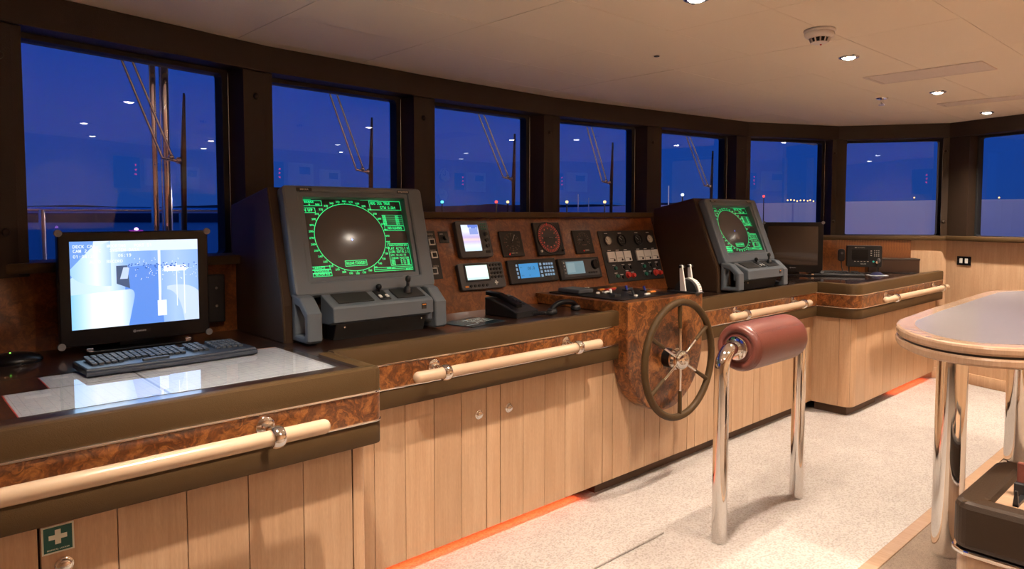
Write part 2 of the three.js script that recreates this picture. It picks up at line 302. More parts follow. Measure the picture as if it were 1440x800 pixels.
LAMPS.forEach(([x, z], i) => {
  const o = i ? copyOf(proto, [x, CEIL, z]) : proto; o.position.set(x, CEIL, z); o.rotation.y = 0.8;
  const l = new THREE.SpotLight(LAMP_COLOR, LAMP_CD, 0, 1.06, 1, 2); l.name = 'downlight_beam'; l.position.set(x, CEIL - 0.018, z); l.target.position.set(x, 0, z);
  l.castShadow = true; l.shadow.radius = 1.3; scene.add(l, l.target);
});
// smoke detector, sprinkler, sensor, air vents
{
  const d = thing('smoke_detector', 'white round smoke detector with dark slots on the ceiling', 'smoke detector', [3.0, CEIL, -1.35]);
  put('base', lathe([[0.0001, 0], [0.062, 0], [0.064, -0.006], [0.060, -0.012], [0.0001, -0.012]], 36), M.plasterWhite, d);
  put('body', lathe([[0.056, -0.012], [0.060, -0.020], [0.057, -0.028], [0.048, -0.034], [0.040, -0.036]], 36), M.plasterWhite, d);
  put('cage', lathe([[0.0001, -0.060], [0.022, -0.059], [0.033, -0.054], [0.034, -0.052], [0.0001, -0.050]], 30), M.plasterWhite, d);
  put('chamber', at(cyl(0.032, 0.028, 0.02, 24), 0, -0.044, 0), M.black, d);
  for (let k = 0; k < 12; k++) { const a = k * Math.PI / 6; put('rib', rod([0.043 * Math.cos(a), -0.034, 0.043 * Math.sin(a)], [0.033 * Math.cos(a), -0.054, 0.033 * Math.sin(a)], 0.0035, 6), M.plasterWhite, d); }
  put('indicator', ball(0.004, 0.005, -0.061, 0.004, 10), M.red, d);
  const s = thing('fire_sprinkler', 'chrome fire sprinkler head hanging from the ceiling', 'sprinkler', [5.05, CEIL, -1.84]);
  put('flange', at(cyl(0.038, 0.030, 0.006), 0, -0.003, 0), M.chrome, s); put('stem', at(cyl(0.010, 0.012, 0.03), 0, -0.02, 0), M.chrome, s); put('deflector', at(cyl(0.022, 0.022, 0.003), 0, -0.045, 0), M.steel, s); put('yoke', [rod([-0.012, -0.03, 0], [0, -0.045, 0], 0.003), rod([0.012, -0.03, 0], [0, -0.045, 0], 0.003)], M.steel, s);
  const q = thing('ceiling_sensor', 'tiny dark recessed sensor dot in the ceiling', 'sensor', [2.9, CEIL, -2.11]);
  put('bezel', lathe([[0.0001, 0.001], [0.013, 0], [0.014, -0.003], [0.009, -0.004], [0.0001, -0.002]], 16), M.black, q);
  for (const [x0, x1, z0, z1, lb] of [[4.20, 4.49, -1.64, -1.057, 'flat rectangular ceiling air grille near the smoke detector'], [5.58, 5.75, -1.67, -1.15, 'flat rectangular ceiling air grille near the window wall']]) {
    const v = thing('air_grille', lb, 'grille', [(x0 + x1) / 2, CEIL, (z0 + z1) / 2]), w = (x1 - x0) / 2, e = (z1 - z0) / 2;
    put('frame', prismY(rrect(-w, w, -e, e, 0.006), -0.006, 0.001, 0.002, [rrect(-w + 0.02, w - 0.02, -e + 0.02, e - 0.02, 0.004).reverse()]), M.ceilingVent, v);
    for (let k = 0; k < 9; k++) { const x = -w + 0.02 + (2 * w - 0.04) * (k + 0.5) / 9; put('slat', box(x - (w - 0.02) / 9 + 0.001, x + (w - 0.02) / 9 - 0.001, -0.004, 0.001, -e + 0.02, e - 0.02, 0.001), M.ceilingVent, v); }
  }
}

// ------------------------------------------------------------------ consoles: cabinets below, worktops with their bands above
const BASE = 0.066, BAND = 0.696;
const knobGeo = () => lathe([[0.0001, 0.016], [0.010, 0.015], [0.016, 0.011], [0.017, 0.007], [0.012, 0.003], [0.020, 0.002], [0.021, 0], [0.0001, 0]], 24).rotateX(Math.PI / 2);
function cabinet(label, x0, x1, stile, zf, zb, opts = {}) {   // one unit: carcass, toe kick, stile, a door of planks with a knob
  const c = thing('console_cabinet', label, 'cabinet', [0, 0, 0]);
  put('carcass', box(x0, x1, BASE + 0.005, BAND - 0.002, zb, zf - 0.016), M.leatherDark, c);
  put('toe_kick', box(x0, x1, 0, BASE + 0.005, zb + 0.2, zf - (opts.recess ?? 0.05)), M.kick, c);
  if (stile > 0) put('stile', box(x0 + 0.0015, x0 + stile - 0.001, BASE, BAND + 0.01, zf - 0.015, zf, 0.002), plank(), c);
  const a = x0 + stile, n = opts.n ?? Math.max(1, Math.round((x1 - a) / 0.1345)), w = (x1 - a) / n, d = sub('door', c);
  for (let k = 0; k < n; k++) put('plank', box(a + k * w + (k ? 0.0009 : 0.0025), a + (k + 1) * w - (k < n - 1 ? 0.0009 : 0.003), BASE, BAND + 0.01, zf - 0.015, zf, 0.0018), plank(), d);
  if (opts.knob) { const b = put('knob', knobGeo(), M.chrome, d); b.position.set(opts.knob[0], opts.knob[1], zf); }
  return c;
}
const ZM = -2.265, ZL = -1.955, ZR = -1.985;
cabinet('pale plank cabinet with its knob beside the corner of the chart console', 1.236, 1.909 * 1.01, 0, ZM, -2.9, { n: 5, knob: [1.885, 0.575], recess: 0.15 });
cabinet('pale plank cabinet with knob beneath the telephone handset', 1.928, 2.695, 0.078, ZM, -2.9, { n: 5, knob: [2.055, 0.572], recess: 0.15 });
cabinet('pale plank cabinet behind the ship wheel', 2.695, 3.445, 0.078, ZM, -2.9, { n: 5 });
cabinet('pale plank cabinet behind the leather leaning bar', 3.445, 4.20, 0.078, ZM, -2.9, { n: 5 });
cabinet('pale plank cabinet meeting the corner console', 4.20, 5.05, 0.078, ZM, -2.9, { n: 5 });
cabinet('pale plank chart console cabinet at the port end', -0.6, 0.273, 0, ZL, -2.35, { n: 6 });
{
  const c = cabinet('pale plank chart console cabinet carrying the green first aid sign', 0.273, 1.107, 0, ZL, -2.9, { n: 5, knob: [0.322, 0.575] });
  const path = fillet([[1.1085, ZL], [1.165, ZL], [1.165, -2.5]], [0, 0.05, 0]);
  put('corner_panel', sweep(path, rectProf(-0.015, 0, BASE, BAND + 0.01)), plank(), c, true);
  put('corner_post', box(1.107, 1.148, BASE + 0.005, BAND, -2.5, ZL - 0.017), M.leatherDark, c);
}
{ // starboard console: plain return panel, rounded corner, planks
  const c = thing('console_cabinet', 'pale wood corner console cabinet with a rounded edge', 'cabinet');
  put('return_panel', sweep([[5.035, -2.268], [5.035, -2.075]], rectProf(-0.015, 0, BASE, BAND + 0.01)), woodVariants[0], c, true);
  put('corner_panel', sweep(fillet([[5.035, -2.073], [5.035, ZR], [5.115, ZR]], [0, 0.075, 0]), rectProf(-0.015, 0, BASE, BAND + 0.01)), woodVariants[2], c, true);
  put('carcass', prismY([[5.055, -2.26], [5.055, ZR - 0.017], [6.77, ZR - 0.017], [6.58, -2.26]], BASE + 0.005, BAND, 0), M.leatherDark, c);
  put('toe_kick', prismY([[5.08, -2.26], [5.08, -2.03], [5.6, -2.03], [5.75, -2.14], [6.68, -2.14], [6.60, -2.26]], 0, BASE + 0.005, 0), M.kick, c);
  const d = sub('door', c);
  for (let k = 0; k < 10; k++) put('plank', box(5.117 + k * 0.166, 5.117 + (k + 1) * 0.166 - 0.002, BASE, BAND + 0.01, ZR - 0.015, ZR, 0.0018), plank(), d);
}
// first aid sign
{
  const t = canvasTexture(256, 280, (c, w, h) => {
    c.fillStyle = '#d9dcc9'; c.fillRect(0, 0, w, h); c.fillStyle = '#06524a'; c.fillRect(12, 12, w - 24, h - 24);
    c.fillStyle = '#e6e8d8'; c.fillRect(w / 2 - 24, 44, 48, 150); c.fillRect(w / 2 - 75, 95, 150, 48);
    c.font = 'bold 22px sans-serif'; c.textAlign = 'center'; c.fillText('MEDICAL LOCKER', w / 2, 252, 216);
  });
  const s = thing('first_aid_sign', 'small green first aid sign with a white cross', 'sign', [0.311, 0.644, ZL]);
  put('plate', box(-0.0335, 0.0335, -0.034, 0.034, 0, 0.0015), M.white, s);
  put('print', face(0.065, 0.066).translate(0, 0, 0.002), printed(t), s, true);
}
// worktops
const bandParts = (t, path, full = true) => {
  put('edge_padding', sweep(path, [[-0.05, 0.868], [0, 0.868], [0, 0.930], [-0.003, 0.937], [-0.010, 0.940], [-0.044, 0.940], [-0.050, 0.936]]), M.leather, t, true);
  put('upper_trim', sweep(path, rectProf(-0.03, 0.004, 0.861, 0.868, 0.002)), M.chrome, t, true);
  put('burl_band', sweep(path, rectProf(-0.03, 0.0, 0.775, 0.861)), M.burl, t, true);
  put('lower_trim', sweep(path, rectProf(-0.03, 0.004, 0.768, 0.775, 0.002)), M.chrome, t, true);
  if (full) put('lower_padding', sweep(path, rectProf(-0.04, 0.0, BAND, 0.768, 0.005)), M.leather, t, true);
};
const BM = -2.222, BL = -1.907, BR = -1.940;
{
  const t = thing('chart_worktop', 'dark glossy chart worktop with padded leather edge and burl band', 'worktop');
  bandParts(t, fillet([[-0.80, BL], [1.192, BL], [1.192, BM - 0.02]], [0, 0.035, 0]));
  put('top_panel', prismY([[-0.79, BL - 0.045], [1.145, BL - 0.045], [1.145, -3.028], [0.26, -3.028], [-0.44, -2.66], [-0.50, -2.56]], TOP - 0.03, TOP, 0), M.worktop, t);
}
{
  const t = thing('console_worktop', 'dark worktop with leather edge running past the helm', 'worktop');
  bandParts(t, [[1.194, BM], [2.762, BM]]); bandParts(t, [[3.428, BM], [5.0, BM]]);
  put('top_panel', prismY([[1.147, BM - 0.045], [5.05, BM - 0.045], [5.05, -2.2], [5.3, -2.2], [5.3, -3.05], [1.147, -3.05]], TOP - 0.03, TOP, 0), M.worktop, t);
}
{
  const t = thing('radio_worktop', 'dark corner worktop with rounded leather edge under the radio', 'worktop');
  bandParts(t, fillet([[5.002, BM - 0.01], [5.002, BR], [6.80, BR]], [0, 0.09, 0]));
  put('top_panel', prismY([[5.302, -2.9], [5.302, -2.205], [5.055, -2.2], [5.055, BR - 0.12], [5.12, BR - 0.045], [6.77, BR - 0.045], [6.33, -2.625], [5.7, -2.92]], TOP - 0.03, TOP, 0), M.worktop, t);
}
// amber floor lights hidden under the cabinets
for (const [x0, x1, z, lb] of [[1.25, 2.56, ZM - 0.055, 'amber strip light under the plank cabinets by the carpet panel'], [5.95, 6.7, ZR - 0.055, 'amber strip light under the corner console']]) {
  const s = thing('strip_light', lb, 'strip light'); put('diffuser', box(x0, x1, BASE - 0.006, BASE + 0.001, z - 0.016, z + 0.016, 0.002), M.amber, s); put('housing', box(x0 - 0.005, x1 + 0.005, BASE, BASE + 0.0045, z - 0.020, z + 0.020), M.steel, s);
  const l = new THREE.RectAreaLight(lin(1, 0.105, 0.03), 15, x1 - x0, 0.03); l.name = 'strip_glow'; l.position.set((x0 + x1) / 2, BASE - 0.008, z); l.rotation.x = -Math.PI / 2; scene.add(l);
}
// handrails
function handrail(label, x0, x1, y, z, mounts, zface) {
  const r = thing('hand_rail', label, 'handrail'), R = 0.0215;
  put('rail', [rod([x0 + R, y, z], [x1 - R, y, z], R, 24), ball(R, x0 + R, y, z, 20), ball(R, x1 - R, y, z, 20)], M.railWood, r);
  for (const x of mounts) {
    const b = sub('bracket', r, [x, y, z]);
    put('collar', new THREE.TorusGeometry(R + 0.003, 0.0075, 12, 28).scale(1, 1, 2.4).rotateY(Math.PI / 2), M.chrome, b);
    put('stem', rod([0, 0.005, -0.01], [0, 0.012, zface - z], 0.011, 16), M.chrome, b);
    put('rosette', lathe([[0.0001, 0.012], [0.016, 0.011], [0.026, 0.006], [0.030, 0], [0.0001, 0]], 28).rotateX(Math.PI / 2).translate(0, 0.012, zface - z), M.chrome, b);
  }
}
handrail('long pale wood handrail on the chart console', -0.6, 0.965, 0.814, -1.83, [-0.2, 0.805], BL);
handrail('pale wood handrail on the console beside the ship wheel', 1.473, 2.54, 0.816, -2.145, [1.62, 2.375], BM);
handrail('pale wood handrail above the leather leaning bar', 3.70, 4.735, 0.822, -2.145, [3.87, 4.62], BM);
handrail('pale wood handrail on the corner console', 5.28, 6.66, 0.818, -1.865, [5.49, 6.53], BR);

// ------------------------------------------------------------------ instrument dashboard and its instruments
const TILT = -Math.atan2(0.15, 0.475);
const onDash = (x, v, out = 0) => [x, TOP + v * Math.cos(TILT) - out * Math.sin(TILT), -2.80 + v * Math.sin(TILT) + out * Math.cos(TILT)];
{
  const d = thing('instrument_dashboard', 'sloping burl wood dashboard under a leather ledge', 'dashboard');
  put('burl_face', prismX([[-2.80, TOP], [-2.80 - 0.15, TOP + 0.475], [-3.2, TOP + 0.475], [-3.2, TOP]], 1.93, 4.005, 0.001), M.burlFine, d);
  put('ledge', prismY([[1.92, -2.925], [4.005, -2.925], [4.005, -3.34], [3.4, -3.40], [1.92, -3.36]], 1.402, 1.436, 0.006), M.leather, d);
}
function instrument(name, label, cat, x0, x1, v0, v1) {
  const cx = (x0 + x1) / 2, cv = (v0 + v1) / 2, t = thing(name, label, cat, onDash(cx, cv)); t.rotation.x = TILT;
  return { t, w: x1 - x0, h: v1 - v0, X: (x) => x - cx, V: (v) => v - cv };
}
const plate = (i, th, mat, r = 0.006, name = 'case') => put(name, prismZ(rrect(-i.w / 2, i.w / 2, -i.h / 2, i.h / 2, r), 0, th, Math.min(0.004, th * 0.4)), mat, i.t);
const btn = (i, name, mat, x, v, w, h, z, d = 0.004) => put(name, box(x - w / 2, x + w / 2, v - h / 2, v + h / 2, z, z + d, 0.0012), mat, i.t);
const dial = (i, name, mat, x, v, r, z, d, n = 18) => put(name, discZ(r * 0.92, d, x, v, z + d / 2, n, r), mat, i.t);
{ // switch plate
  const i = instrument('switch_panel', 'black switch panel with white rocker switches beside the large radar', 'switch panel', 2.035, 2.142, 0.18, 0.433); plate(i, 0.004, M.panelBlack, 0.003, 'plate');
  for (const [x, v] of [[2.062, 0.373], [2.112, 0.373], [2.062, 0.305], [2.112, 0.305], [2.095, 0.222]]) { const f = sub('switch', i.t, [i.X(x), i.V(v), 0.004]); put('bezel', box(-0.019, 0.019, -0.017, 0.017, 0, 0.004, 0.001), M.white, f); put('rocker', box(-0.011, 0.011, -0.011, 0.011, 0.003, 0.009, 0.002), M.black, f); }
  const tx = canvasTexture(128, 256, (c, w, h) => { c.fillStyle = '#24211f'; c.fillRect(0, 0, w, h); c.fillStyle = '#b8b0a6'; c.font = '15px sans-serif'; for (const y of [22, 40, 110, 126, 196]) { c.fillText('LIGHTS', 8, y, 44); c.fillText('WIPER', 70, y, 44); } });
  put('lettering', face(i.w - 0.006, i.h - 0.006).translate(0, 0, 0.0045), printed(tx), i.t, true);
}
{ const i = instrument('dimmer_panel', 'small black plate with one round dimmer knob', 'switch panel', 2.163, 2.226, 0.366, 0.428); plate(i, 0.004, M.panelBlack, 0.003, 'plate'); dial(i, 'knob', M.black, 0.006, -0.004, 0.013, 0.004, 0.016); put('label_strip', box(-0.024, -0.004, 0.014, 0.019, 0.004, 0.0046), M.white, i.t); }
{ // echo sounder
  const i = instrument('echo_sounder', 'grey upright echo sounder with bright white and blue screen', 'echo sounder', 2.264, 2.486, 0.276, 0.477); plate(i, 0.03, M.unitGrey, 0.014);
  const t = canvasTexture(240, 300, (c, w, h) => {
    const g = c.createLinearGradient(0, 0, 0, h); [[0, '#d9e6ff'], [0.25, '#eaf0ff'], [0.48, '#c8b8e8'], [0.56, '#f4d8d8'], [0.64, '#d9c8ee'], [0.8, '#eaf6ff'], [1, '#d2ecff']].forEach(([a, b]) => g.addColorStop(a, b)); c.fillStyle = g; c.fillRect(0, 0, w, h);
    c.fillStyle = '#5f7fd8'; c.beginPath(); c.moveTo(w * 0.4, 0); for (let x = 0.4; x <= 1.0; x += 0.05) c.lineTo(w * x, 26 + 60 * hash(Math.round(x * 40), 3, 8) * (x - 0.3)); c.lineTo(w, 0); c.fill(); c.fillStyle = '#8a9fe0'; c.fillRect(w * 0.45, 40, w * 0.5, 70);
  });
  put('screen', face(0.115, 0.144).translate(i.X(2.354), i.V(0.382), 0.0305), screenMat(t, 1.15), i.t, true);
  for (let k = 0; k < 3; k++) dial(i, 'knob', M.black, i.X(2.452), i.V(0.400 - k * 0.032), 0.011, 0.03, 0.012);
  for (let r = 0; r < 3; r++) for (let k = 0; k < 3; k++) btn(i, 'button', M.green, i.X(2.435 + k * 0.015), i.V(0.458 - r * 0.014), 0.010, 0.008, 0.03, 0.003);
  btn(i, 'power_button', M.panelBlack, i.X(2.45), i.V(0.303), 0.03, 0.014, 0.03);
}
{ // plotter with keypad
  const i = instrument('navigation_receiver', 'dark navigation receiver with blank white screen and round keys', 'receiver', 2.228, 2.533, 0.105, 0.247); plate(i, 0.028, M.unitGrey, 0.016);
  put('bezel', prismZ(rrect(i.X(2.262), i.X(2.431), i.V(0.146), i.V(0.241), 0.006), 0.028, 0.030, 0.0008), M.panelBlack, i.t);
  const t = canvasTexture(64, 32, (c, w, h) => { c.fillStyle = '#e9fff8'; c.fillRect(0, 0, w, h); c.fillStyle = '#cfeeea'; c.fillRect(0, h * 0.85, w, h * 0.15); });
  put('screen', face(0.145, 0.076).translate(i.X(2.347), i.V(0.194), 0.0306), screenMat(t, 1.2), i.t, true);
  for (let r = 0; r < 5; r++) for (let k = 0; k < 4; k++) if (r < 4) dial(i, 'key', M.black, i.X(2.445 + k * 0.022), i.V(0.230 - r * 0.022), 0.008, 0.028, 0.005, 12);
  for (let k = 0; k < 5; k++) dial(i, 'key', M.black, i.X(2.290 + k * 0.027), i.V(0.124), 0.008, 0.028, 0.005, 12);
  put('cursor_pad', [box(i.X(2.462) - 0.012, i.X(2.462) + 0.012, i.V(0.133) - 0.004, i.V(0.133) + 0.004, 0.028, 0.033), box(i.X(2.462) - 0.004, i.X(2.462) + 0.004, i.V(0.133) - 0.012, i.V(0.133) + 0.012, 0.028, 0.033)], M.white, i.t);
  btn(i, 'tag', M.orange, i.X(2.262), i.V(0.122), 0.022, 0.010, 0.028, 0.002);
}
const gaugeTex = (draw) => canvasTexture(256, 256, (c) => { c.fillStyle = '#1b1715'; c.fillRect(0, 0, 256, 256); draw(c); });
{ // engine speed dial
  const i = instrument('speed_dial', 'square black dial with a full ring of pale ticks', 'gauge', 2.571, 2.734, 0.273, 0.42); plate(i, 0.012, M.panelBlack, 0.003);
  const t = gaugeTex((c) => { c.strokeStyle = '#9a8a7c'; c.fillStyle = '#a89482'; c.font = '16px sans-serif'; c.textAlign = 'center'; for (let k = 0; k < 36; k++) { const a = k * Math.PI / 18, r0 = k % 3 ? 92 : 84; c.lineWidth = k % 3 ? 2 : 4; c.strokeStyle = k > 10 && k < 26 ? '#9c5a4a' : '#9a8a7c'; c.beginPath(); c.moveTo(128 + r0 * Math.cos(a), 112 + r0 * Math.sin(a)); c.lineTo(128 + 100 * Math.cos(a), 112 + 100 * Math.sin(a)); c.stroke(); } for (let k = 0; k < 12; k++) c.fillText(String((k * 5 + 15) % 60), 128 + 70 * Math.cos(k * Math.PI / 6), 118 + 70 * Math.sin(k * Math.PI / 6)); c.fillText('m/s', 128, 160); c.fillStyle = '#d02818'; c.fillRect(70, 226, 14, 12); c.fillStyle = '#b8aca0'; c.fillRect(96, 228, 36, 6); c.fillRect(144, 228, 30, 6); });
  put('dial_face', face(i.w - 0.012, i.h - 0.012).translate(0, 0, 0.0125), printed(t), i.t, true);
  put('needle', rod([0, 0.01, 0.014], [0.028, 0.05, 0.014], 0.0012, 6), M.white, i.t); dial(i, 'hub', M.black, 0, 0.01, 0.006, 0.0125, 0.004);
  put('warning_lamp', ball(0.003, -0.035, -0.061, 0.013, 10), glow(1, 0.05, 0.03, 2), i.t);
}
{ // compass repeater
  const i = instrument('compass_repeater', 'large black compass repeater with a red lit ring', 'compass', 2.838, 3.056, 0.268, 0.467); plate(i, 0.02, M.panelBlack, 0.004);
  const t = canvasTexture(512, 512, (c) => { c.fillStyle = '#000'; c.fillRect(0, 0, 512, 512); for (let k = 0; k < 72; k++) { const a = k * Math.PI / 36; c.strokeStyle = k % 2 ? '#8a1d14' : '#d84436'; c.lineWidth = k % 2 ? 3 : 6; c.beginPath(); c.moveTo(256 + 200 * Math.cos(a), 256 + 200 * Math.sin(a)); c.lineTo(256 + 236 * Math.cos(a), 256 + 236 * Math.sin(a)); c.stroke(); } c.strokeStyle = '#a02a20'; c.lineWidth = 2; for (const r of [176, 198, 238]) { c.beginPath(); c.arc(256, 256, r, 0, 7); c.stroke(); } c.fillStyle = '#e86a58'; c.font = 'bold 26px sans-serif'; c.textAlign = 'center'; for (let k = 0; k < 12; k++) { c.save(); c.translate(256, 256); c.rotate(k * Math.PI / 6); c.fillText(String(k * 3), 0, -146); c.restore(); } });
  put('bezel', new THREE.TorusGeometry(0.094, 0.004, 10, 48).translate(-0.001, 0.004, 0.02), M.black, i.t);
  put('card', new THREE.CircleGeometry(0.092, 48).translate(-0.001, 0.004, 0.0215), phy({ color: lin(0.014, 0.012, 0.011), emissive: lin(1, 1, 1), emissiveMap: t, emissiveIntensity: 1.1, roughness: 0.3 }), i.t, true);
  put('needle', [rod([0, 0.004, 0.0225], [0.03, 0.002, 0.0225], 0.0012, 6), ball(0.003, 0, 0.004, 0.0225, 8)], M.steel, i.t);
  put('lubber_line', box(-0.004, 0.002, 0.085, 0.098, 0.02, 0.023), M.red, i.t);
  dial(i, 'knob', M.white, -0.088, -0.075, 0.007, 0.02, 0.008); dial(i, 'knob', M.black, 0.09, -0.075, 0.008, 0.02, 0.012);
}
{ // rudder dial
  const i = instrument('rudder_dial', 'square black dial with a short arc of ticks', 'gauge', 3.165, 3.331, 0.268, 0.417); plate(i, 0.012, M.panelBlack, 0.003);
  const t = gaugeTex((c) => { for (let k = 0; k <= 16; k++) { const a = Math.PI * (0.85 + k * 1.3 / 16); c.strokeStyle = k < 8 ? '#9c6a5a' : '#8f8478'; c.lineWidth = k % 2 ? 2 : 4; c.beginPath(); c.moveTo(128 + 80 * Math.cos(a), 112 + 80 * Math.sin(a)); c.lineTo(128 + 96 * Math.cos(a), 112 + 96 * Math.sin(a)); c.stroke(); } c.fillStyle = '#b08d7c'; c.font = '17px sans-serif'; c.textAlign = 'center'; [30, 20, 10, 0, 10, 20, 30].forEach((n, k) => c.fillText(String(n), 128 + 64 * Math.cos(Math.PI * (0.9 + k * 0.2)), 118 + 64 * Math.sin(Math.PI * (0.9 + k * 0.2)))); c.fillText('RUDDER', 128, 172); c.fillStyle = '#d02818'; c.fillRect(96, 226, 14, 12); c.fillStyle = '#b8aca0'; c.fillRect(122, 222, 60, 5); c.fillRect(122, 234, 60, 5); });
  put('dial_face', face(i.w - 0.012, i.h - 0.012).translate(0, 0, 0.0125), printed(t), i.t, true);
  put('needle', rod([0, 0.01, 0.014], [-0.046, 0.012, 0.014], 0.0012, 6), M.white, i.t); dial(i, 'hub', M.black, 0, 0.01, 0.006, 0.0125, 0.004);
  put('warning_lamp', ball(0.003, -0.016, -0.058, 0.013, 10), glow(1, 0.05, 0.03, 2), i.t);
}
{ // autopilot
  const i = instrument('autopilot_unit', 'black autopilot with blue screen and lit number keys', 'autopilot', 2.578, 2.952, 0.116, 0.251); plate(i, 0.022, M.panelBlack, 0.005);
  const t = canvasTexture(300, 160, (c, w, h) => { c.fillStyle = '#3f9fe4'; c.fillRect(0, 0, w, h); c.fillStyle = '#12506f'; c.font = 'bold 46px monospace'; c.fillText('06.0', 130, 70); c.font = '17px monospace'; c.fillText('HDG', 16, 46); c.fillText('AUTO', 16, 138); c.fillText('SPD', 130, 138); });
  put('screen', face(0.150, 0.082).translate(i.X(2.73), i.V(0.185), 0.0225), screenMat(t, 0.8), i.t, true);
  const keyLit = std({ color: lin(0.3, 0.45, 0.6), emissive: lin(0.35, 0.62, 0.95), emissiveIntensity: 0.30, roughness: 0.5 });
  for (let r = 0; r < 4; r++) { btn(i, 'side_key', keyLit, i.X(2.637), i.V(0.217 - r * 0.022), 0.012, 0.014, 0.022); btn(i, 'side_key', keyLit, i.X(2.822), i.V(0.217 - r * 0.022), 0.016, 0.015, 0.022); for (let k = 0; k < 4; k++) btn(i, 'key', keyLit, i.X(2.852 + k * 0.021), i.V(0.217 - r * 0.021), 0.014, 0.013, 0.022); }
}
{ // wide display with jog wheel
  const i = instrument('conning_display', 'black display unit with pale screen and large jog wheel', 'display', 2.974, 3.338, 0.113, 0.243); plate(i, 0.022, M.panelBlack, 0.005);
  put('front_plate', prismZ(rrect(i.X(3.0), i.X(3.318), i.V(0.128), i.V(0.230), 0.006), 0.022, 0.024, 0.0008), M.unitGrey, i.t);
  const t = canvasTexture(64, 32, (c, w, h) => { c.fillStyle = '#7f9ea6'; c.fillRect(0, 0, w, h); c.fillStyle = '#93aeb4'; c.fillRect(4, 4, 26, 24); });
  put('screen', face(0.157, 0.076).translate(i.X(3.109), i.V(0.182), 0.0246), screenMat(t, 0.75, { roughness: 0.1 }), i.t, true);
  for (let r = 0; r < 4; r++) btn(i, 'side_key', M.white, i.X(3.016), i.V(0.214 - r * 0.020), 0.008, 0.009, 0.023, 0.002);
  dial(i, 'jog_wheel', M.blackGloss, i.X(3.283), i.V(0.193), 0.031, 0.024, 0.018, 28); dial(i, 'finger_dimple', M.panelBlack, i.X(3.293), i.V(0.203), 0.008, 0.042, 0.002);
  for (let k = 0; k < 4; k++) btn(i, 'key', M.panelBlack, i.X(3.222 + k * 0.022), i.V(0.146), 0.016, 0.010, 0.024, 0.003);
}
{ // engine control panel
  const i = instrument('engine_panel', 'large black engine panel with round gauges, white modules and red stop buttons', 'control panel', 3.405, 3.985, 0.069, 0.409); plate(i, 0.006, M.panelBlack, 0.004, 'plate');
  const dialTex = (bg, fg) => canvasTexture(128, 128, (c) => { c.fillStyle = bg; c.fillRect(0, 0, 128, 128); c.strokeStyle = fg; for (let k = 0; k <= 18; k++) { const a = Math.PI * (0.75 + k * 1.5 / 18); c.lineWidth = k % 3 ? 2 : 4; c.beginPath(); c.moveTo(64 + 42 * Math.cos(a), 64 + 42 * Math.sin(a)); c.lineTo(64 + 54 * Math.cos(a), 64 + 54 * Math.sin(a)); c.stroke(); } c.font = '13px sans-serif'; c.fillStyle = fg; c.textAlign = 'center'; c.fillText('x100', 64, 96); });
  const tw = printed(dialTex('#c9c2b4', '#3a342c')), tb = printed(dialTex('#141414', '#b4aea6'));
  for (const [x, v, r, m, rim] of [[3.478, 0.343, 0.030, tw, M.steel], [3.617, 0.344, 0.041, tb, M.black], [3.792, 0.343, 0.041, tb, M.black], [3.916, 0.344, 0.030, tw, M.steel]]) {
    const g = sub('gauge', i.t, [i.X(x), i.V(v), 0.006]); put('bezel', lathe([[r * 0.84, 0.004], [r * 0.86, 0.012], [r * 0.95, 0.014], [r, 0.008], [r, 0], [0.001, 0]], 28).rotateX(Math.PI / 2), rim, g);
    put('dial_face', new THREE.CircleGeometry(r * 0.86, 28).translate(0, 0, 0.005), m, g, true); put('needle', rod([0, 0, 0.007], [-r * 0.5, r * 0.45, 0.007], 0.0012, 6), m === tw ? M.black : M.white, g);
  }
  for (const x0 of [3.475, 3.770]) for (let k = 0; k < 3; k++) { const g = sub('meter_module', i.t, [i.X(x0 + k * 0.0805), i.V(0.2345), 0.006]); put('housing', box(-0.037, 0.037, -0.034, 0.034, 0, 0.012, 0.002), M.white, g); put('pivot', discZ(0.007, 0.004, 0.016, -0.022, 0.013), M.black, g); put('mark', box(-0.024, 0.024, -0.012, -0.010, 0.012, 0.0125), M.panelBlack, g); }
  const rows = [[3.488, 0.160, M.green, 0.016], [3.579, 0.163, M.black, 0.015], [3.645, 0.161, M.black, 0.015], [3.491, 0.109, M.green, 0.016], [3.545, 0.100, M.black, 0.014], [3.605, 0.112, M.red, 0.023], [3.657, 0.106, M.red, 0.017], [3.783, 0.159, M.green, 0.016], [3.862, 0.163, M.black, 0.015], [3.935, 0.163, M.black, 0.015], [3.786, 0.107, M.green, 0.016], [3.846, 0.107, M.black, 0.012], [3.900, 0.112, M.red, 0.023], [3.950, 0.107, M.red, 0.017]];
  for (const [x, v, m, r] of rows) { const b = sub('button', i.t, [i.X(x), i.V(v), 0.006]); put('collar', discZ(r * 0.9, 0.006, 0, 0, 0.003, 20, r), m === M.red ? M.red : M.steel, b); put('cap', discZ(r * 0.72, 0.012, 0, 0, 0.010, 20, r * 0.82), m, b); put('tag', box(-0.014, 0.014, r + 0.003, r + 0.007, 0, 0.0006), M.white, b); }
  for (const x of [3.478, 3.617, 3.792, 3.916, 3.475, 3.555, 3.637, 3.77, 3.85, 3.932].map((x, k) => [x, k < 4 ? 0.392 : 0.279])) put('tag', box(i.X(x[0]) - 0.016, i.X(x[0]) + 0.016, i.V(x[1]) - 0.002, i.V(x[1]) + 0.002, 0.006, 0.0066), M.white, i.t);
}

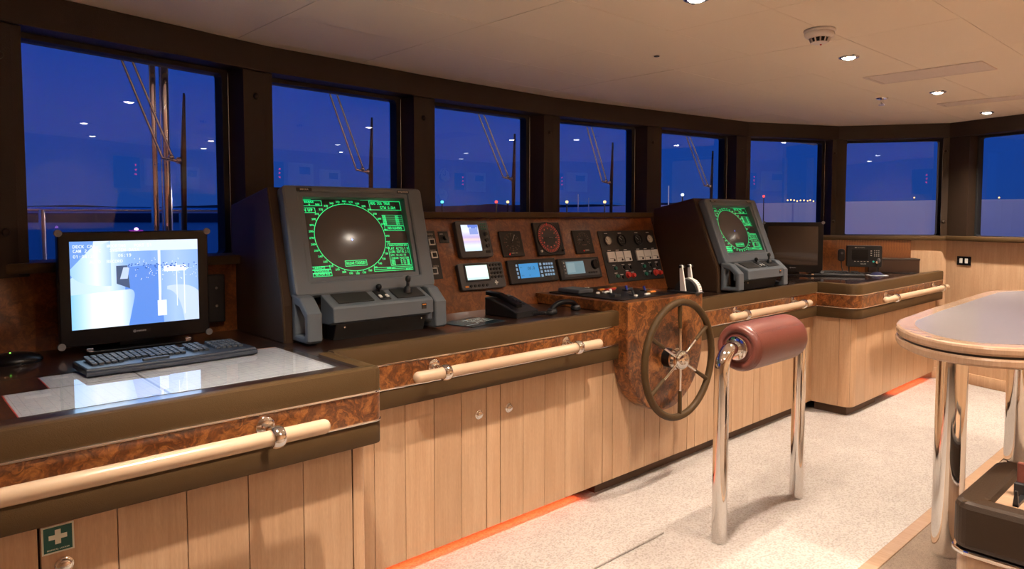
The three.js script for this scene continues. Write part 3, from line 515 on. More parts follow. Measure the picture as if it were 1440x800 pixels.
// ------------------------------------------------------------------ helm pedestal, wheel, throttle
const XC = 3.095, POD_TOP = 0.985, ZP = -2.165;
{
  const p = thing('helm_pedestal', 'burl wood helm pedestal with a rounded bottom and control top', 'pedestal');
  const arc = circle(XC, 0.72, 0.333, 28, 0, -Math.PI);
  put('body', prismZ([[XC + 0.333, POD_TOP], ...arc, [XC - 0.333, POD_TOP]].reverse(), -2.262, ZP, 0.006), M.burl, p);
  put('top_box', prismX([[ZP - 0.09, POD_TOP - 0.003], [-2.815, POD_TOP - 0.003], [-2.80, TOP + 0.001], [ZP - 0.09, TOP + 0.001]].reverse(), XC - 0.333, XC + 0.333, 0.003), M.burl, p);
  put('control_plate', prismY(rrect(XC - 0.29, XC + 0.20, -2.76, -2.235, 0.012), POD_TOP - 0.004, POD_TOP + 0.004, 0.002), M.blackGloss, p);
  const lever = (x, z, c, w = 0.014) => { const g = sub('control_lever', p, [x, POD_TOP + 0.004, z]); put('base', box(-0.02, 0.02, 0, 0.006, -0.02, 0.02, 0.002), M.black, g); put('grip', rod([0, 0.004, 0], [0, 0.026, -0.01], w * 0.4, 10, w * 0.55), c, g); };
  const key = (x, z, c, w = 0.03, d = 0.02, h = 0.009) => put('push_button', box(x - w / 2, x + w / 2, POD_TOP + 0.003, POD_TOP + 0.003 + h, z - d / 2, z + d / 2, 0.002), c, p);
  lever(2.98, -2.45, M.white); lever(3.02, -2.33, M.black); lever(3.18, -2.50, M.blue); lever(3.24, -2.42, M.blue);
  key(2.90, -2.36, M.panelBlack, 0.05, 0.04, 0.014); key(3.0, -2.30, M.white, 0.016, 0.016); key(3.02, -2.52, M.white, 0.05, 0.02); key(3.10, -2.62, M.orange, 0.05, 0.02); key(3.15, -2.60, M.red, 0.07, 0.03); key(3.21, -2.63, M.orange, 0.05, 0.02); key(3.22, -2.36, M.orange, 0.05, 0.025); key(3.10, -2.30, M.white, 0.04, 0.012); key(2.95, -2.52, M.white, 0.02, 0.014); key(3.10, -2.42, M.steel, 0.05, 0.016); key(3.26, -2.55, M.unitGrey, 0.05, 0.02);
  for (let k = 0; k < 5; k++) key(2.94 + k * 0.022, -2.66, M.white, 0.010, 0.010, 0.020);
  put('intercom', box(2.84, 2.96, POD_TOP + 0.003, POD_TOP + 0.028, -2.72, -2.56, 0.008), M.unitGrey, p);
  put('joint_bar', box(3.0, 3.09, POD_TOP + 0.003, POD_TOP + 0.012, -2.74, -2.715, 0.003), M.steel, p);
}
{
  const w = thing('ship_helm', 'brown leather ship wheel with six chrome spokes', 'steering wheel', [XC, 0.668, -2.085]);
  put('rim', new THREE.TorusGeometry(0.300, 0.0185, 18, 72), M.leather, w);
  put('stitch_ring', new THREE.TorusGeometry(0.2845, 0.0025, 6, 72), M.leatherDark, w);
  put('hub', discZ(0.052, 0.05, 0, 0, -0.055, 32), M.blackGloss, w);
  put('hub_flange', discZ(0.057, 0.010, 0, 0, -0.026, 32), M.chrome, w);
  put('hub_cap', lathe([[0.0001, 0.040], [0.020, 0.039], [0.038, 0.034], [0.049, 0.024], [0.052, 0.006], [0.052, -0.02], [0.0001, -0.02]], 36).rotateX(Math.PI / 2), M.chrome, w);
  put('cap_nut', lathe([[0.0001, 0.050], [0.008, 0.049], [0.012, 0.045], [0.012, 0.038], [0.0001, 0.038]], 20).rotateX(Math.PI / 2), M.chrome, w);
  for (let k = 0; k < 6; k++) { const a = Math.PI / 2 + k * Math.PI / 3 + 0.02, P = (r) => [r * Math.cos(a), r * Math.sin(a), 0.004 - 0.004 * r / 0.3]; const s = sub('spoke', w); put('shaft', rod(P(0.035), P(0.19), 0.0085, 12, 0.0065), M.chrome, s); put('grip', rod(P(0.165), P(0.295), 0.0095, 12, 0.0125), M.leather, s); }
}
{
  const t = thing('throttle_control', 'white twin lever throttle with curved white scale', 'throttle', [3.385, POD_TOP, -2.235]);
  put('base', box(-0.055, 0.035, 0, 0.008, -0.10, 0.085, 0.003), M.black, t);
  put('drum', cyl(0.072, 0.072, 0.036, 36).rotateZ(Math.PI / 2).translate(-0.006, 0.004, 0), M.black, t);
  put('scale', prismX([...circle(0, 0.004, 0.078, 24, 0.02, Math.PI - 0.02), ...circle(0, 0.004, 0.069, 24, Math.PI - 0.02, 0.02)].map(([a, b]) => [a, b]), -0.006 + 0.0, 0.026, 0.0005), M.white, t);
  const tick = box(0.004, 0.02, 0.0805, 0.0825, -0.001, 0.001); for (let k = 0; k < 7; k++) put('tick', tick.clone().rotateX(0.35 + k * 0.17), M.panelBlack, t);
  for (const x of [-0.045, 0.034]) { const l = sub('lever', t, [x, 0, 0]); put('arm', prismX([[-0.016, 0.012], [0.020, 0.012], [-0.004, 0.145], [-0.022, 0.145]].reverse(), -0.006, 0.006, 0.002), M.white, l); put('boss', discZ(0.011, 0.014, 0, 0, 0).rotateY(Math.PI / 2).translate(0, 0.146, -0.013), M.white, l); put('knob', rod([-0.02, 0.146, -0.013], [0.028, 0.146, -0.013], 0.0075, 14), M.blackGloss, l); }
}

// ------------------------------------------------------------------ radar consoles
const radarTex = canvasTexture(1152, 792, (c, w, h) => {
  c.fillStyle = '#000'; c.fillRect(0, 0, w, h); c.scale(w / 960, h / 660); const G = '#10e27e', D = '#0b9a56'; c.strokeStyle = G; c.fillStyle = G; c.lineWidth = 4;
  const cx = 405, cy = 330, rx = 322, ry = 288; c.beginPath(); c.ellipse(cx, cy, rx, ry, 0, 0, 7); c.stroke();
  for (let k = 0; k < 180; k++) { const a = k * Math.PI / 90, q = k % 5 ? 6 : 13; c.lineWidth = k % 5 ? 2 : 4; c.beginPath(); c.moveTo(cx + rx * Math.cos(a), cy + ry * Math.sin(a)); c.lineTo(cx + (rx + q) * Math.cos(a), cy + (ry + q) * Math.sin(a)); c.stroke(); }
  c.font = 'bold 22px sans-serif'; c.textAlign = 'center'; for (let k = 0; k < 36; k++) { const a = k * Math.PI / 18 - Math.PI / 2; c.fillText(String(k * 10).padStart(3, '0'), cx + (rx + 28) * Math.cos(a), cy + 7 + (ry + 24) * Math.sin(a)); }
  c.textAlign = 'left'; c.lineWidth = 4;
  const bx = (x, y, a, b) => c.strokeRect(x, y, a, b);
  bx(6, 14, 190, 44); c.font = 'bold 25px sans-serif'; c.fillText('RANGE', 48, 34); c.font = 'bold 22px sans-serif'; c.fillText('6', 82, 55); c.fillText('NM', 140, 55); bx(8, 76, 120, 40); c.font = 'bold 34px sans-serif'; c.fillText('N UP', 28, 107);
  bx(640, 12, 312, 80); c.font = 'bold 34px monospace'; c.fillText('HDG 306 TRUE', 650, 43, 200); c.fillText('STW', 738, 82, 70); c.fillText('0.0kt', 818, 82, 80);
  for (let k = 0; k < 5; k++) { c.strokeStyle = D; bx(742, 140 + k * 18, 204, 18); } c.strokeStyle = G; c.font = 'bold 21px monospace'; for (let k = 0; k < 5; k++) { c.fillText('VRM', 738, 155 + k * 18, 36); c.fillText('OFF', 872, 155 + k * 18, 40); } bx(742, 238, 204, 42); c.font = 'bold 32px sans-serif'; c.fillText('NO ALARMS', 772, 269, 150);
  bx(738, 400, 214, 190); c.font = 'bold 23px sans-serif'; c.fillText('OWN POSITION GPS', 750, 421, 190); c.font = 'bold 30px monospace'; c.fillText('LAT', 746, 452); c.fillText('42\u00b033.1 N', 816, 452, 128); c.fillText('LON', 746, 482); c.fillText('008\u00b045.2 E', 816, 482, 128); c.font = 'bold 22px monospace'; c.fillText('UTC 18:42:10', 750, 510); c.fillText('CURSOR POSITION', 752, 536, 180); ['RNG', 'BRG', 'CPA'].forEach((s, k) => { c.fillText(s, 746, 556 + k * 17); c.fillText('3.12 NM', 840, 556 + k * 17); });
  bx(566, 604, 386, 30); c.beginPath(); c.moveTo(566, 619); c.lineTo(952, 619); c.stroke(); c.font = 'bold 20px sans-serif'; c.fillText('MAP OFF', 690, 617); c.fillText('MENU', 880, 633);
  c.font = 'bold 34px sans-serif'; bx(308, 532, 196, 44); c.fillText('RADAR STANDBY', 316, 565, 180);
  c.font = 'bold 24px sans-serif'; ['TARGETS', 'ACQUISITION', 'SECTOR OFF'].forEach((s, k) => { bx(10 + k * 4, 566 + k * 28, 158, 24); c.fillText(s, 26 + k * 4, 585 + k * 28, 128); });
  c.fillStyle = '#3a6cff'; c.fillRect(cx - 12, cy + 22, 24, 6); c.fillRect(cx - 3, cy + 13, 6, 24); c.fillStyle = G; c.fillRect(0, 0, 110, 5); c.fillRect(560, 0, 180, 5);
});
const plateTex = (s) => canvasTexture(256, 64, (c, w, h) => { c.fillStyle = '#0c0a09'; c.fillRect(0, 0, w, h); c.fillStyle = '#d8cfc2'; c.font = 'bold 46px sans-serif'; c.textAlign = 'center'; c.fillText(s, w / 2, 48, 236); });
const texMaker = plateTex('DECCA'), texModel = plateTex('BridgeMaster');
const crt = phy({ color: lin(0.045, 0.037, 0.034), emissive: lin(1, 1, 1), emissiveMap: radarTex, emissiveIntensity: 1.7, roughness: 0.13, clearcoat: 0.5, clearcoatRoughness: 0.3 });
function radar(label, X0, z0, dz, Wd) {
  const t = thing('radar_console', label, 'radar', [X0, 0, z0]);
  const hb = put('housing', prismX([[0, TOP], [-0.008, 1.068], [-dz, 1.529], [-0.50, 1.462], [-0.50, TOP]], 0, Wd, 0.004), M.housing, t);
  put('piping', tube([[0.004, TOP + 0.01, 0.002], [0.004, 1.066, -0.006], [0.004, 1.527, -dz]], 0.003, 30, 6), M.leather, hb);
  const g = new THREE.Group(); g.name = 'display'; g.position.set(0.365, 1.068, -0.008); g.rotation.x = -Math.atan2(dz - 0.008, 0.461); t.add(g);
  put('bezel', prismZ(rrect(-0.330, 0.330, 0.022, 0.472, 0.022), 0, 0.056, 0.010, [rrect(-0.262, 0.256, 0.080, 0.445, 0.006).reverse()]), M.radarGrey, g);
  put('inner_bezel', prismZ(rrect(-0.264, 0.258, 0.078, 0.447, 0.005), 0.0, 0.046, 0.002, [rrect(-0.243, 0.239, 0.096, 0.427, 0.004).reverse()]), M.radarGrey, g);
  const sg = new THREE.PlaneGeometry(0.486, 0.335, 24, 16), p = sg.attributes.position; for (let i = 0; i < p.count; i++) p.setZ(i, 0.009 * (1 - (p.getX(i) / 0.25) ** 2) * (1 - (p.getY(i) / 0.18) ** 2)); sg.computeVertexNormals();
  put('screen', sg.rotateX(-0.085).translate(-0.002, 0.2615, 0.020), crt, g, true);
  put('name_plate', box(-0.272, -0.205, 0.447, 0.461, 0.055, 0.0575, 0.001), M.black, g); put('name_print', face(0.064, 0.012).translate(-0.2385, 0.454, 0.058), printed(texMaker), g, true);
  put('model_plate', box(0.200, 0.262, 0.447, 0.460, 0.055, 0.0575, 0.001), M.black, g); put('model_print', face(0.060, 0.010).translate(0.231, 0.4535, 0.058), printed(texModel), g, true);
  // control shelf
  const s = sub('control_shelf', t);
  put('shelf', prismX([[0.03, 1.108], [0.128, 1.066], [0.136, 1.058], [0.138, 1.006], [0.10, 0.992], [0.03, 0.992]], 0.14, 0.61, 0.005), M.radarGrey, s);
  const ang = Math.atan2(0.042, 0.098), pad = (x0, x1, m, n) => { const b = put(n, box(x0, x1, -0.001, 0.003, -0.038, 0.038, 0.002), m, s); b.position.set(0, 1.090, 0.078); b.rotation.x = ang; };
  pad(0.175, 0.335, M.radarDark, 'keypad'); pad(0.445, 0.585, M.radarDark, 'joystick_plate'); pad(0.365, 0.415, M.black, 'trackball_plate');
  for (let k = 0; k < 3; k++) { const b = put('mouse_button', box(0.368 + k * 0.016, 0.380 + k * 0.016, 0.002, 0.008, 0.006, 0.026, 0.002), k === 1 ? M.black : M.white, s); b.position.set(0, 1.090, 0.078); b.rotation.x = ang; }
  put('joystick', [ball(0.012, 0.522, 1.148, 0.075, 14, 1.3), rod([0.518, 1.10, 0.078], [0.522, 1.14, 0.075], 0.007, 12), lathe([[0.020, 0], [0.017, 0.008], [0.020, 0.010], [0.014, 0.018], [0.016, 0.020], [0.008, 0.028]], 20).translate(0.518, 1.092, 0.078)], M.black, s);
  put('trackball', [ball(0.013, 0.392, 1.122, 0.052, 16), rod([0.392, 1.09, 0.055], [0.392, 1.115, 0.052], 0.006, 10)], M.blackGloss, s);
  put('badge', box(0.548, 0.572, 1.024, 1.048, 0.1365, 0.1395, 0.001), M.black, s); put('badge_stripe', box(0.551, 0.569, 1.040, 1.045, 0.139, 0.140), M.orange, s);
  put('cable_box', prismX([[0.02, TOP + 0.002], [0.075, TOP + 0.002], [0.098, 0.992], [0.02, 0.992]].reverse(), 0.17, 0.60, 0.004), M.radarDark, t);
  for (const x of [0.21, 0.575]) put('screw', discZ(0.004, 0.004, x, 0.978, 0.094), M.steel, t);
  for (const x of [0.034, 0.622]) put('side_handle', prismX([[0.0, 1.118], [0.07, 1.104], [0.132, 1.048], [0.134, 0.944], [0.122, 0.934], [0.0, 0.934]], x, x + 0.062, 0.008, [[[0.028, 1.075], [0.062, 1.068], [0.104, 1.030], [0.106, 0.968], [0.098, 0.960], [0.028, 0.960]].reverse()]), M.radarGrey, t);
  return t;
}
radar('large grey radar display in a tall brown housing between chart monitor and dashboard', 1.165, -2.57, 0.128, 0.725);
radar('grey radar display in a brown housing beside the dark corner monitor', 4.0, -2.42, 0.19, 0.745);

// ------------------------------------------------------------------ monitors, keyboards, desk things
const deckTex = canvasTexture(640, 480, (c, w, h) => {
  const g = c.createLinearGradient(0, 0, w, 0); [[0, '#bfe0ff'], [0.28, '#e2f3ff'], [0.42, '#8fb9f2'], [0.6, '#7faaf0'], [0.8, '#a9c9fa'], [1, '#8fb8f4']].forEach(([a, b]) => g.addColorStop(a, b)); c.fillStyle = g; c.fillRect(0, 0, w, h);
  c.fillStyle = '#dcebff'; c.fillRect(0, 0, w, 60); c.fillStyle = '#6f9ee8'; c.beginPath(); c.moveTo(0, 0); c.lineTo(110, 0); c.lineTo(90, 120); c.lineTo(0, 200); c.fill(); { const q = c.createLinearGradient(0, 0, 200, 0); q.addColorStop(0, '#9fd0ff'); q.addColorStop(0.6, '#eefaff'); q.addColorStop(1, '#a8ccfa'); c.fillStyle = q; } c.beginPath(); c.moveTo(95, 40); c.lineTo(190, 0); c.lineTo(190, 250); c.quadraticCurveTo(40, 250, 0, 180); c.lineTo(0, 150); c.fill();
  c.fillStyle = '#5d8fe6'; c.beginPath(); c.moveTo(260, 150); c.lineTo(430, 140); c.lineTo(450, 480); c.lineTo(250, 480); c.fill(); c.fillStyle = '#44597c'; c.beginPath(); c.moveTo(215, 140); c.lineTo(270, 140); c.lineTo(280, 270); c.lineTo(215, 240); c.fill(); c.fillStyle = '#c3d6f2'; c.beginPath(); c.moveTo(250, 150); c.lineTo(280, 150); c.lineTo(270, 215); c.lineTo(232, 215); c.fill();
  { const q = c.createLinearGradient(0, 0, 300, 0); q.addColorStop(0, '#8fd0ff'); q.addColorStop(0.35, '#f4fdff'); q.addColorStop(0.8, '#eaf6ff'); q.addColorStop(1, '#9fc6fa'); c.fillStyle = q; } c.beginPath(); c.moveTo(0, 290); c.lineTo(280, 275); c.quadraticCurveTo(310, 280, 300, 330); c.lineTo(270, 480); c.lineTo(0, 480); c.fill(); c.fillStyle = '#c9dcfb'; c.beginPath(); c.moveTo(470, 270); c.quadraticCurveTo(590, 250, 640, 310); c.lineTo(640, 480); c.lineTo(560, 480); c.quadraticCurveTo(540, 300, 470, 290); c.fill();
  c.fillStyle = '#eaf2ff'; c.fillRect(425, 60, 14, 300); c.fillRect(418, 350, 48, 90); c.fillRect(560, 140, 6, 300); c.fillRect(520, 130, 5, 260); c.fillStyle = '#f4faff'; c.fillRect(455, 150, 120, 34);
  for (let k = 0; k < 80; k++) { c.fillRect(300 + 330 * hash(k, 1, 4), 100 + 130 * hash(k, 2, 4), 3, 5); }
  c.fillStyle = '#3a68c4'; for (let k = 0; k < 40; k++) c.fillRect(270 + 360 * hash(k, 5, 4), 130 + 30 * hash(k, 6, 4), 8, 6);
  c.fillStyle = '#eef6ff'; c.font = 'bold 22px monospace'; c.fillText('DECK CAM    MOORING   PORT 51', 14, 36); c.fillText('CAM 2  REC   SYSTEM DATA', 14, 60); c.fillText('01:04:25        06:19', 14, 90); c.fillText('AUTO  RECORD', 90, 122);
});
const logoTex = canvasTexture(256, 64, (c, w, h) => { c.fillStyle = '#07070a'; c.fillRect(0, 0, w, h); c.strokeStyle = '#b9bcc4'; c.lineWidth = 7; c.beginPath(); c.arc(38, 34, 18, 0, 7); c.stroke(); c.fillStyle = '#b9bcc4'; c.fillRect(28, 31, 20, 6); c.font = 'bold 44px sans-serif'; c.fillText('neovo', 68, 48, 176); });
function monitor(label, pos, ry, w, screenMaterial, led) {
  const m = thing('flat_monitor', label, 'monitor', pos, ry), H0 = 0.030, H1 = 0.435;
  put('casing', prismZ(rrect(-w / 2, w / 2, H0, H1, 0.006), -0.028, 0.012, 0.004), M.blackGloss, m);
  put('screen', face(w - 0.075, 0.312).translate(-0.002, 0.245, 0.0126), screenMaterial, m, true);
  put('logo', face(0.062, 0.014).translate(0.005, 0.066, 0.0127), printed(logoTex), m, true);
  for (const sx of [-1, 1]) for (const y of [H0 + 0.004, H1 - 0.004]) put('corner_cap', discZ(0.0125, 0.012, sx * (w / 2 - 0.003), y, 0.010, 18), M.capGrey, m);
  put('stand_plate', box(-w * 0.34, w * 0.34, 0.001, 0.010, -0.10, 0.03, 0.003), M.blackGloss, m); put('stand_neck', box(-0.06, 0.06, 0.008, 0.20, -0.06, -0.026, 0.004), M.black, m);
  for (const sx of [-1, 1]) put('stand_clip', box(sx * w * 0.33 - 0.011, sx * w * 0.33 + 0.011, 0.008, 0.022, 0.014, 0.030, 0.003), M.chrome, m);
  if (led) { put('status_lamp', ball(0.007, 0.0, H1 + 0.006, 0.004, 12), glow(0.8, 0.3, 1, 6), m); put('lamp_holder', box(-0.022, 0.022, H1 - 0.002, H1 + 0.004, -0.012, 0.010, 0.002), glow(0.35, 0.04, 0.55, 0.5), m); }
  return m;
}
monitor('black desktop monitor showing a bright blue deck camera picture', [0.735, TOP, -2.862], 0, 0.505, screenMat(deckTex, 1.18), true);
{ const l = new THREE.RectAreaLight(lin(0.42, 0.66, 1), 1.1, 0.43, 0.31); l.name = 'monitor_glow'; l.position.set(0.733, TOP + 0.245, -2.846); l.lookAt(0.733, TOP + 0.245, -1); scene.add(l);
}
monitor('dark switched-off monitor in the corner beyond the radar', [5.56, TOP, -2.68], -1.0, 0.455, phy({ color: lin(0.02, 0.014, 0.014), roughness: 0.12, clearcoat: 1, clearcoatRoughness: 0.03 }), false);
function keyboard(label, pos, ry, W, D, trayMat = M.keyBlue, capMat = M.keyCap) {
  const k = thing('computer_keyboard', label, 'keyboard', pos, ry);
  const pts = []; for (let i = 0; i <= 16; i++) { const u = i / 16 - 0.5; pts.push([u * W, -D / 2 - 0.030 * (0.25 - u * u) * 4 * 0.6 + 0.006]); } for (let i = 16; i >= 0; i--) { const u = i / 16 - 0.5; pts.push([u * W, D / 2 + 0.012 * (0.25 - u * u) * 4]); }
  put('tray', prismY(pts.reverse(), 0.001, 0.024, 0.006), trayMat, k);
  const cap = new RoundedBoxGeometry(0.0155, 0.010, 0.0150, 1, 0.0025); metreUV(cap);
  const cols = Math.floor((W - 0.05) / 0.0188);
  for (let r = 0; r < 6; r++) for (let c = 0; c < cols; c++) { if (r === 5 && c > 4 && c < 9) continue; if (c === 15 || (c === 19 && cols > 21)) continue; const u = (c + 0.5) / cols - 0.5; const m = new THREE.Mesh(cap, capMat); m.name = 'key'; m.castShadow = m.receiveShadow = true; m.position.set(u * (W - 0.05), 0.027 + (5 - r) * 0.0012, -D / 2 + 0.026 + r * 0.0188 - 0.012 * (0.25 - u * u) * 4); k.add(m); }
  put('space_bar', box(-0.10, -0.02, 0.022, 0.031, D / 2 - 0.030, D / 2 - 0.015, 0.002), capMat, k);
  put('wrist_rest', sweep(pts.filter((p) => p[1] > 0).sort((a, b) => a[0] - b[0]), rectProf(-0.012, 0.010, 0.001, 0.016, 0.005)), trayMat, k, true);
  return k;
}
keyboard('blue-grey computer keyboard lying on the sea charts', [0.735, TOP + 0.004, -2.515], 0.035, 0.53, 0.17);
keyboard('black computer keyboard before the dark corner monitor', [5.80, TOP, -2.44], -1.0, 0.42, 0.14, M.black, M.black);
{
  const m = thing('trackball_mouse', 'low black mouse on the dark chart worktop', 'mouse', [0.345, TOP, -2.84]);
  put('shell', new THREE.SphereGeometry(1, 24, 12, 0, Math.PI * 2, 0, Math.PI / 2).scale(0.085, 0.032, 0.058).translate(0, 0.006, 0), M.blackGloss, m); put('foot', cyl(0.084, 0.08, 0.008, 28).scale(1, 1, 0.68).translate(0, 0.004, 0), M.black, m); put('indicator', ball(0.0025, -0.01, 0.037, 0.012, 8), glow(0.3, 1, 0.1, 3), m);
  const d = thing('blue_disc', 'small round pale blue coaster at the edge of the charts', 'coaster', [0.190, TOP, -2.36]); put('disc', lathe([[0.0001, 0.005], [0.034, 0.005], [0.036, 0.003], [0.036, 0.0005], [0.0001, 0.0005]], 28), std({ color: lin(0.22, 0.23, 0.55), roughness: 0.4 }), d);
}
{ // charts under a glass sheet
  const chartTex = (s) => canvasTexture(512, 300, (c, w, h) => { c.fillStyle = '#b4b9be'; c.fillRect(0, 0, w, h); c.strokeStyle = '#8f949b'; c.lineWidth = 1; for (let k = 0; k < 13; k++) { c.beginPath(); c.moveTo(0, 18 + k * 22); c.lineTo(w, 18 + k * 22); c.stroke(); c.beginPath(); c.moveTo(k * 42, 0); c.lineTo(k * 42, h); c.stroke(); } for (let k = 0; k < 26; k++) { c.strokeStyle = k % 2 ? '#b9bcc2' : '#8b8f98'; c.beginPath(); let x = w * hash(k, 1, s), y = h * hash(k, 2, s); c.moveTo(x, y); for (let j = 0; j < 8; j++) { x += 36 * (hash(k, j + 3, s) - 0.4); y += 26 * (hash(k, j + 20, s) - 0.5); c.lineTo(x, y); } c.stroke(); } c.fillStyle = '#9b9ea6'; c.font = '9px sans-serif'; for (let k = 0; k < 70; k++) c.fillText(String(Math.floor(90 * hash(k, 4, s))), w * hash(k, 5, s), h * hash(k, 6, s)); c.strokeStyle = '#777b84'; c.strokeRect(10, 10, w - 20, h - 20); c.fillStyle = '#c3c6cb'; c.fillRect(60, 60, 90, 40); });
  const chart = (label, x0, x1, z0, z1, s, y, edge) => { const p = thing('sea_chart', label, 'chart', [(x0 + x1) / 2, TOP + y, (z0 + z1) / 2]); put('sheet', box((x0 - x1) / 2, (x1 - x0) / 2, 0, 0.0006, (z0 - z1) / 2, (z1 - z0) / 2), M.paper, p); put('print', face(x1 - x0 - 0.002, z1 - z0 - 0.002).rotateX(-Math.PI / 2).translate(0, 0.0008, 0), printed(chartTex(s), { roughness: 0.8 }), p, true); put('coloured_edge', edge === 'r' ? box((x0 - x1) / 2 - 0.003, (x0 - x1) / 2, 0, 0.0006, (z0 - z1) / 2, (z1 - z0) / 2) : box((x0 - x1) / 2, (x1 - x0) / 2, 0, 0.0006, (z0 - z1) / 2 - 0.006, (z0 - z1) / 2), edge === 'r' ? M.red : M.orange, p); };
  chart('pale paper sea chart with a red edge beneath the keyboard, nearer the mouse', 0.257, 0.598, -2.345, -2.064, 3, 0.0006, 'r');
  chart('pale paper sea chart with a yellow edge beneath the keyboard', 0.606, 1.110, -2.52, -2.058, 7, 0.0006, 'y');
  chart('narrow pale chart sheet partly hidden by the keyboard', 0.368, 0.600, -2.53, -2.352, 11, 0.0006, 'r');
  const g = thing('glass_sheet', 'clear glass sheet covering the sea charts', 'glass sheet', [0.66, TOP + 0.0025, -2.30]); put('pane', face(0.96, 0.49).rotateX(-Math.PI / 2), M.glass, g);
}
{ // small black speaker box on the backsplash
  const s = thing('wall_speaker', 'slim black box with two studs on the burl backsplash', 'speaker', [1.055, 1.07, -3.03]); put('case', box(-0.05, 0.05, -0.10, 0.10, 0, 0.035, 0.006), M.black, s);
  for (const y of [0.045, -0.03]) put('stud', discZ(0.006, 0.006, 0.012, y, 0.037), M.steel, s); put('power_lamp', ball(0.003, -0.028, -0.083, 0.037, 8), glow(0.3, 1, 0.1, 4), s);
}
{ // leaflet, telephone
  const t = canvasTexture(256, 220, (c, w, h) => { c.fillStyle = '#16262c'; c.fillRect(0, 0, w, h); c.fillStyle = '#2c5866'; c.fillRect(0, 30, w, 120); c.fillStyle = '#d8d4c8'; for (let k = 0; k < 4; k++) for (let j = 0; j < 9; j++) c.fillRect(110 + j * 15 + 6 * hash(k, j, 2), 50 + k * 30, 11, 12); c.fillStyle = '#d08a30'; c.fillRect(150, 40, 18, 12); c.fillStyle = '#b8c4c8'; c.fillRect(10, 170, 90, 8); });
  const f = thing('leaflet', 'dark teal leaflet with white lettering beside the radar', 'leaflet', [2.045, TOP, -2.50], 0.18); put('sheet', box(-0.12, 0.12, 0.0003, 0.003, -0.10, 0.10, 0.001), M.panelBlack, f); put('print', face(0.236, 0.196).rotateX(-Math.PI / 2).translate(0, 0.0034, 0), printed(t, { roughness: 0.2 }), f, true);
  const p = thing('telephone', 'black desk telephone base on the worktop', 'telephone', [2.335, TOP, -2.56], 0.15);
  put('body', prismX([[0.11, 0.001], [0.11, 0.028], [-0.05, 0.085], [-0.095, 0.088], [-0.095, 0.001]], -0.085, 0.085, 0.006), M.black, p);
  put('handset', [prismX([[0.10, 0.05], [0.10, 0.066], [-0.02, 0.112], [-0.10, 0.118], [-0.10, 0.098], [-0.03, 0.092]], -0.075, -0.03, 0.006)], M.blackGloss, p);
  put('display', box(0.0, 0.06, 0.082, 0.086, -0.07, -0.05).rotateX(0.1), M.unitGrey, p);
  const kc = new RoundedBoxGeometry(0.013, 0.006, 0.012, 1, 0.002); metreUV(kc); for (let r = 0; r < 4; r++) for (let c = 0; c < 3; c++) { const m = new THREE.Mesh(kc, M.panelBlack); m.name = 'key'; m.position.set(0.005 + c * 0.022, 0.074 - r * 0.0065, -0.015 + r * 0.02); m.rotation.x = 0.34; m.castShadow = m.receiveShadow = true; p.add(m); }
  const hs = thing('radio_handset', 'black handset with a coiled cord lying on the worktop', 'handset', [2.615, TOP, -2.46], 0.1);
  put('grip', tube([[-0.10, 0.020, 0], [-0.07, 0.040, 0], [0, 0.050, 0], [0.07, 0.040, 0], [0.10, 0.020, 0]], 0.014, 24, 10), M.blackGloss, hs);
  for (const s of [-1, 1]) put('earpiece', lathe([[0.0001, 0.030], [0.018, 0.028], [0.026, 0.018], [0.026, 0.003], [0.022, 0.001], [0.0001, 0.001]], 22).translate(s * 0.098, 0, 0), M.black, hs);
  const coil = []; for (let i = 0; i <= 180; i++) { const a = i * 0.9, u = i / 180; coil.push([-0.11 - 0.13 * u, 0.013 + 0.009 * Math.cos(a), 0.03 * Math.sin(u * 5) + 0.01 * Math.sin(a)]); } put('coiled_cord', tube(coil, 0.0022, 500, 5), M.black, hs);
}
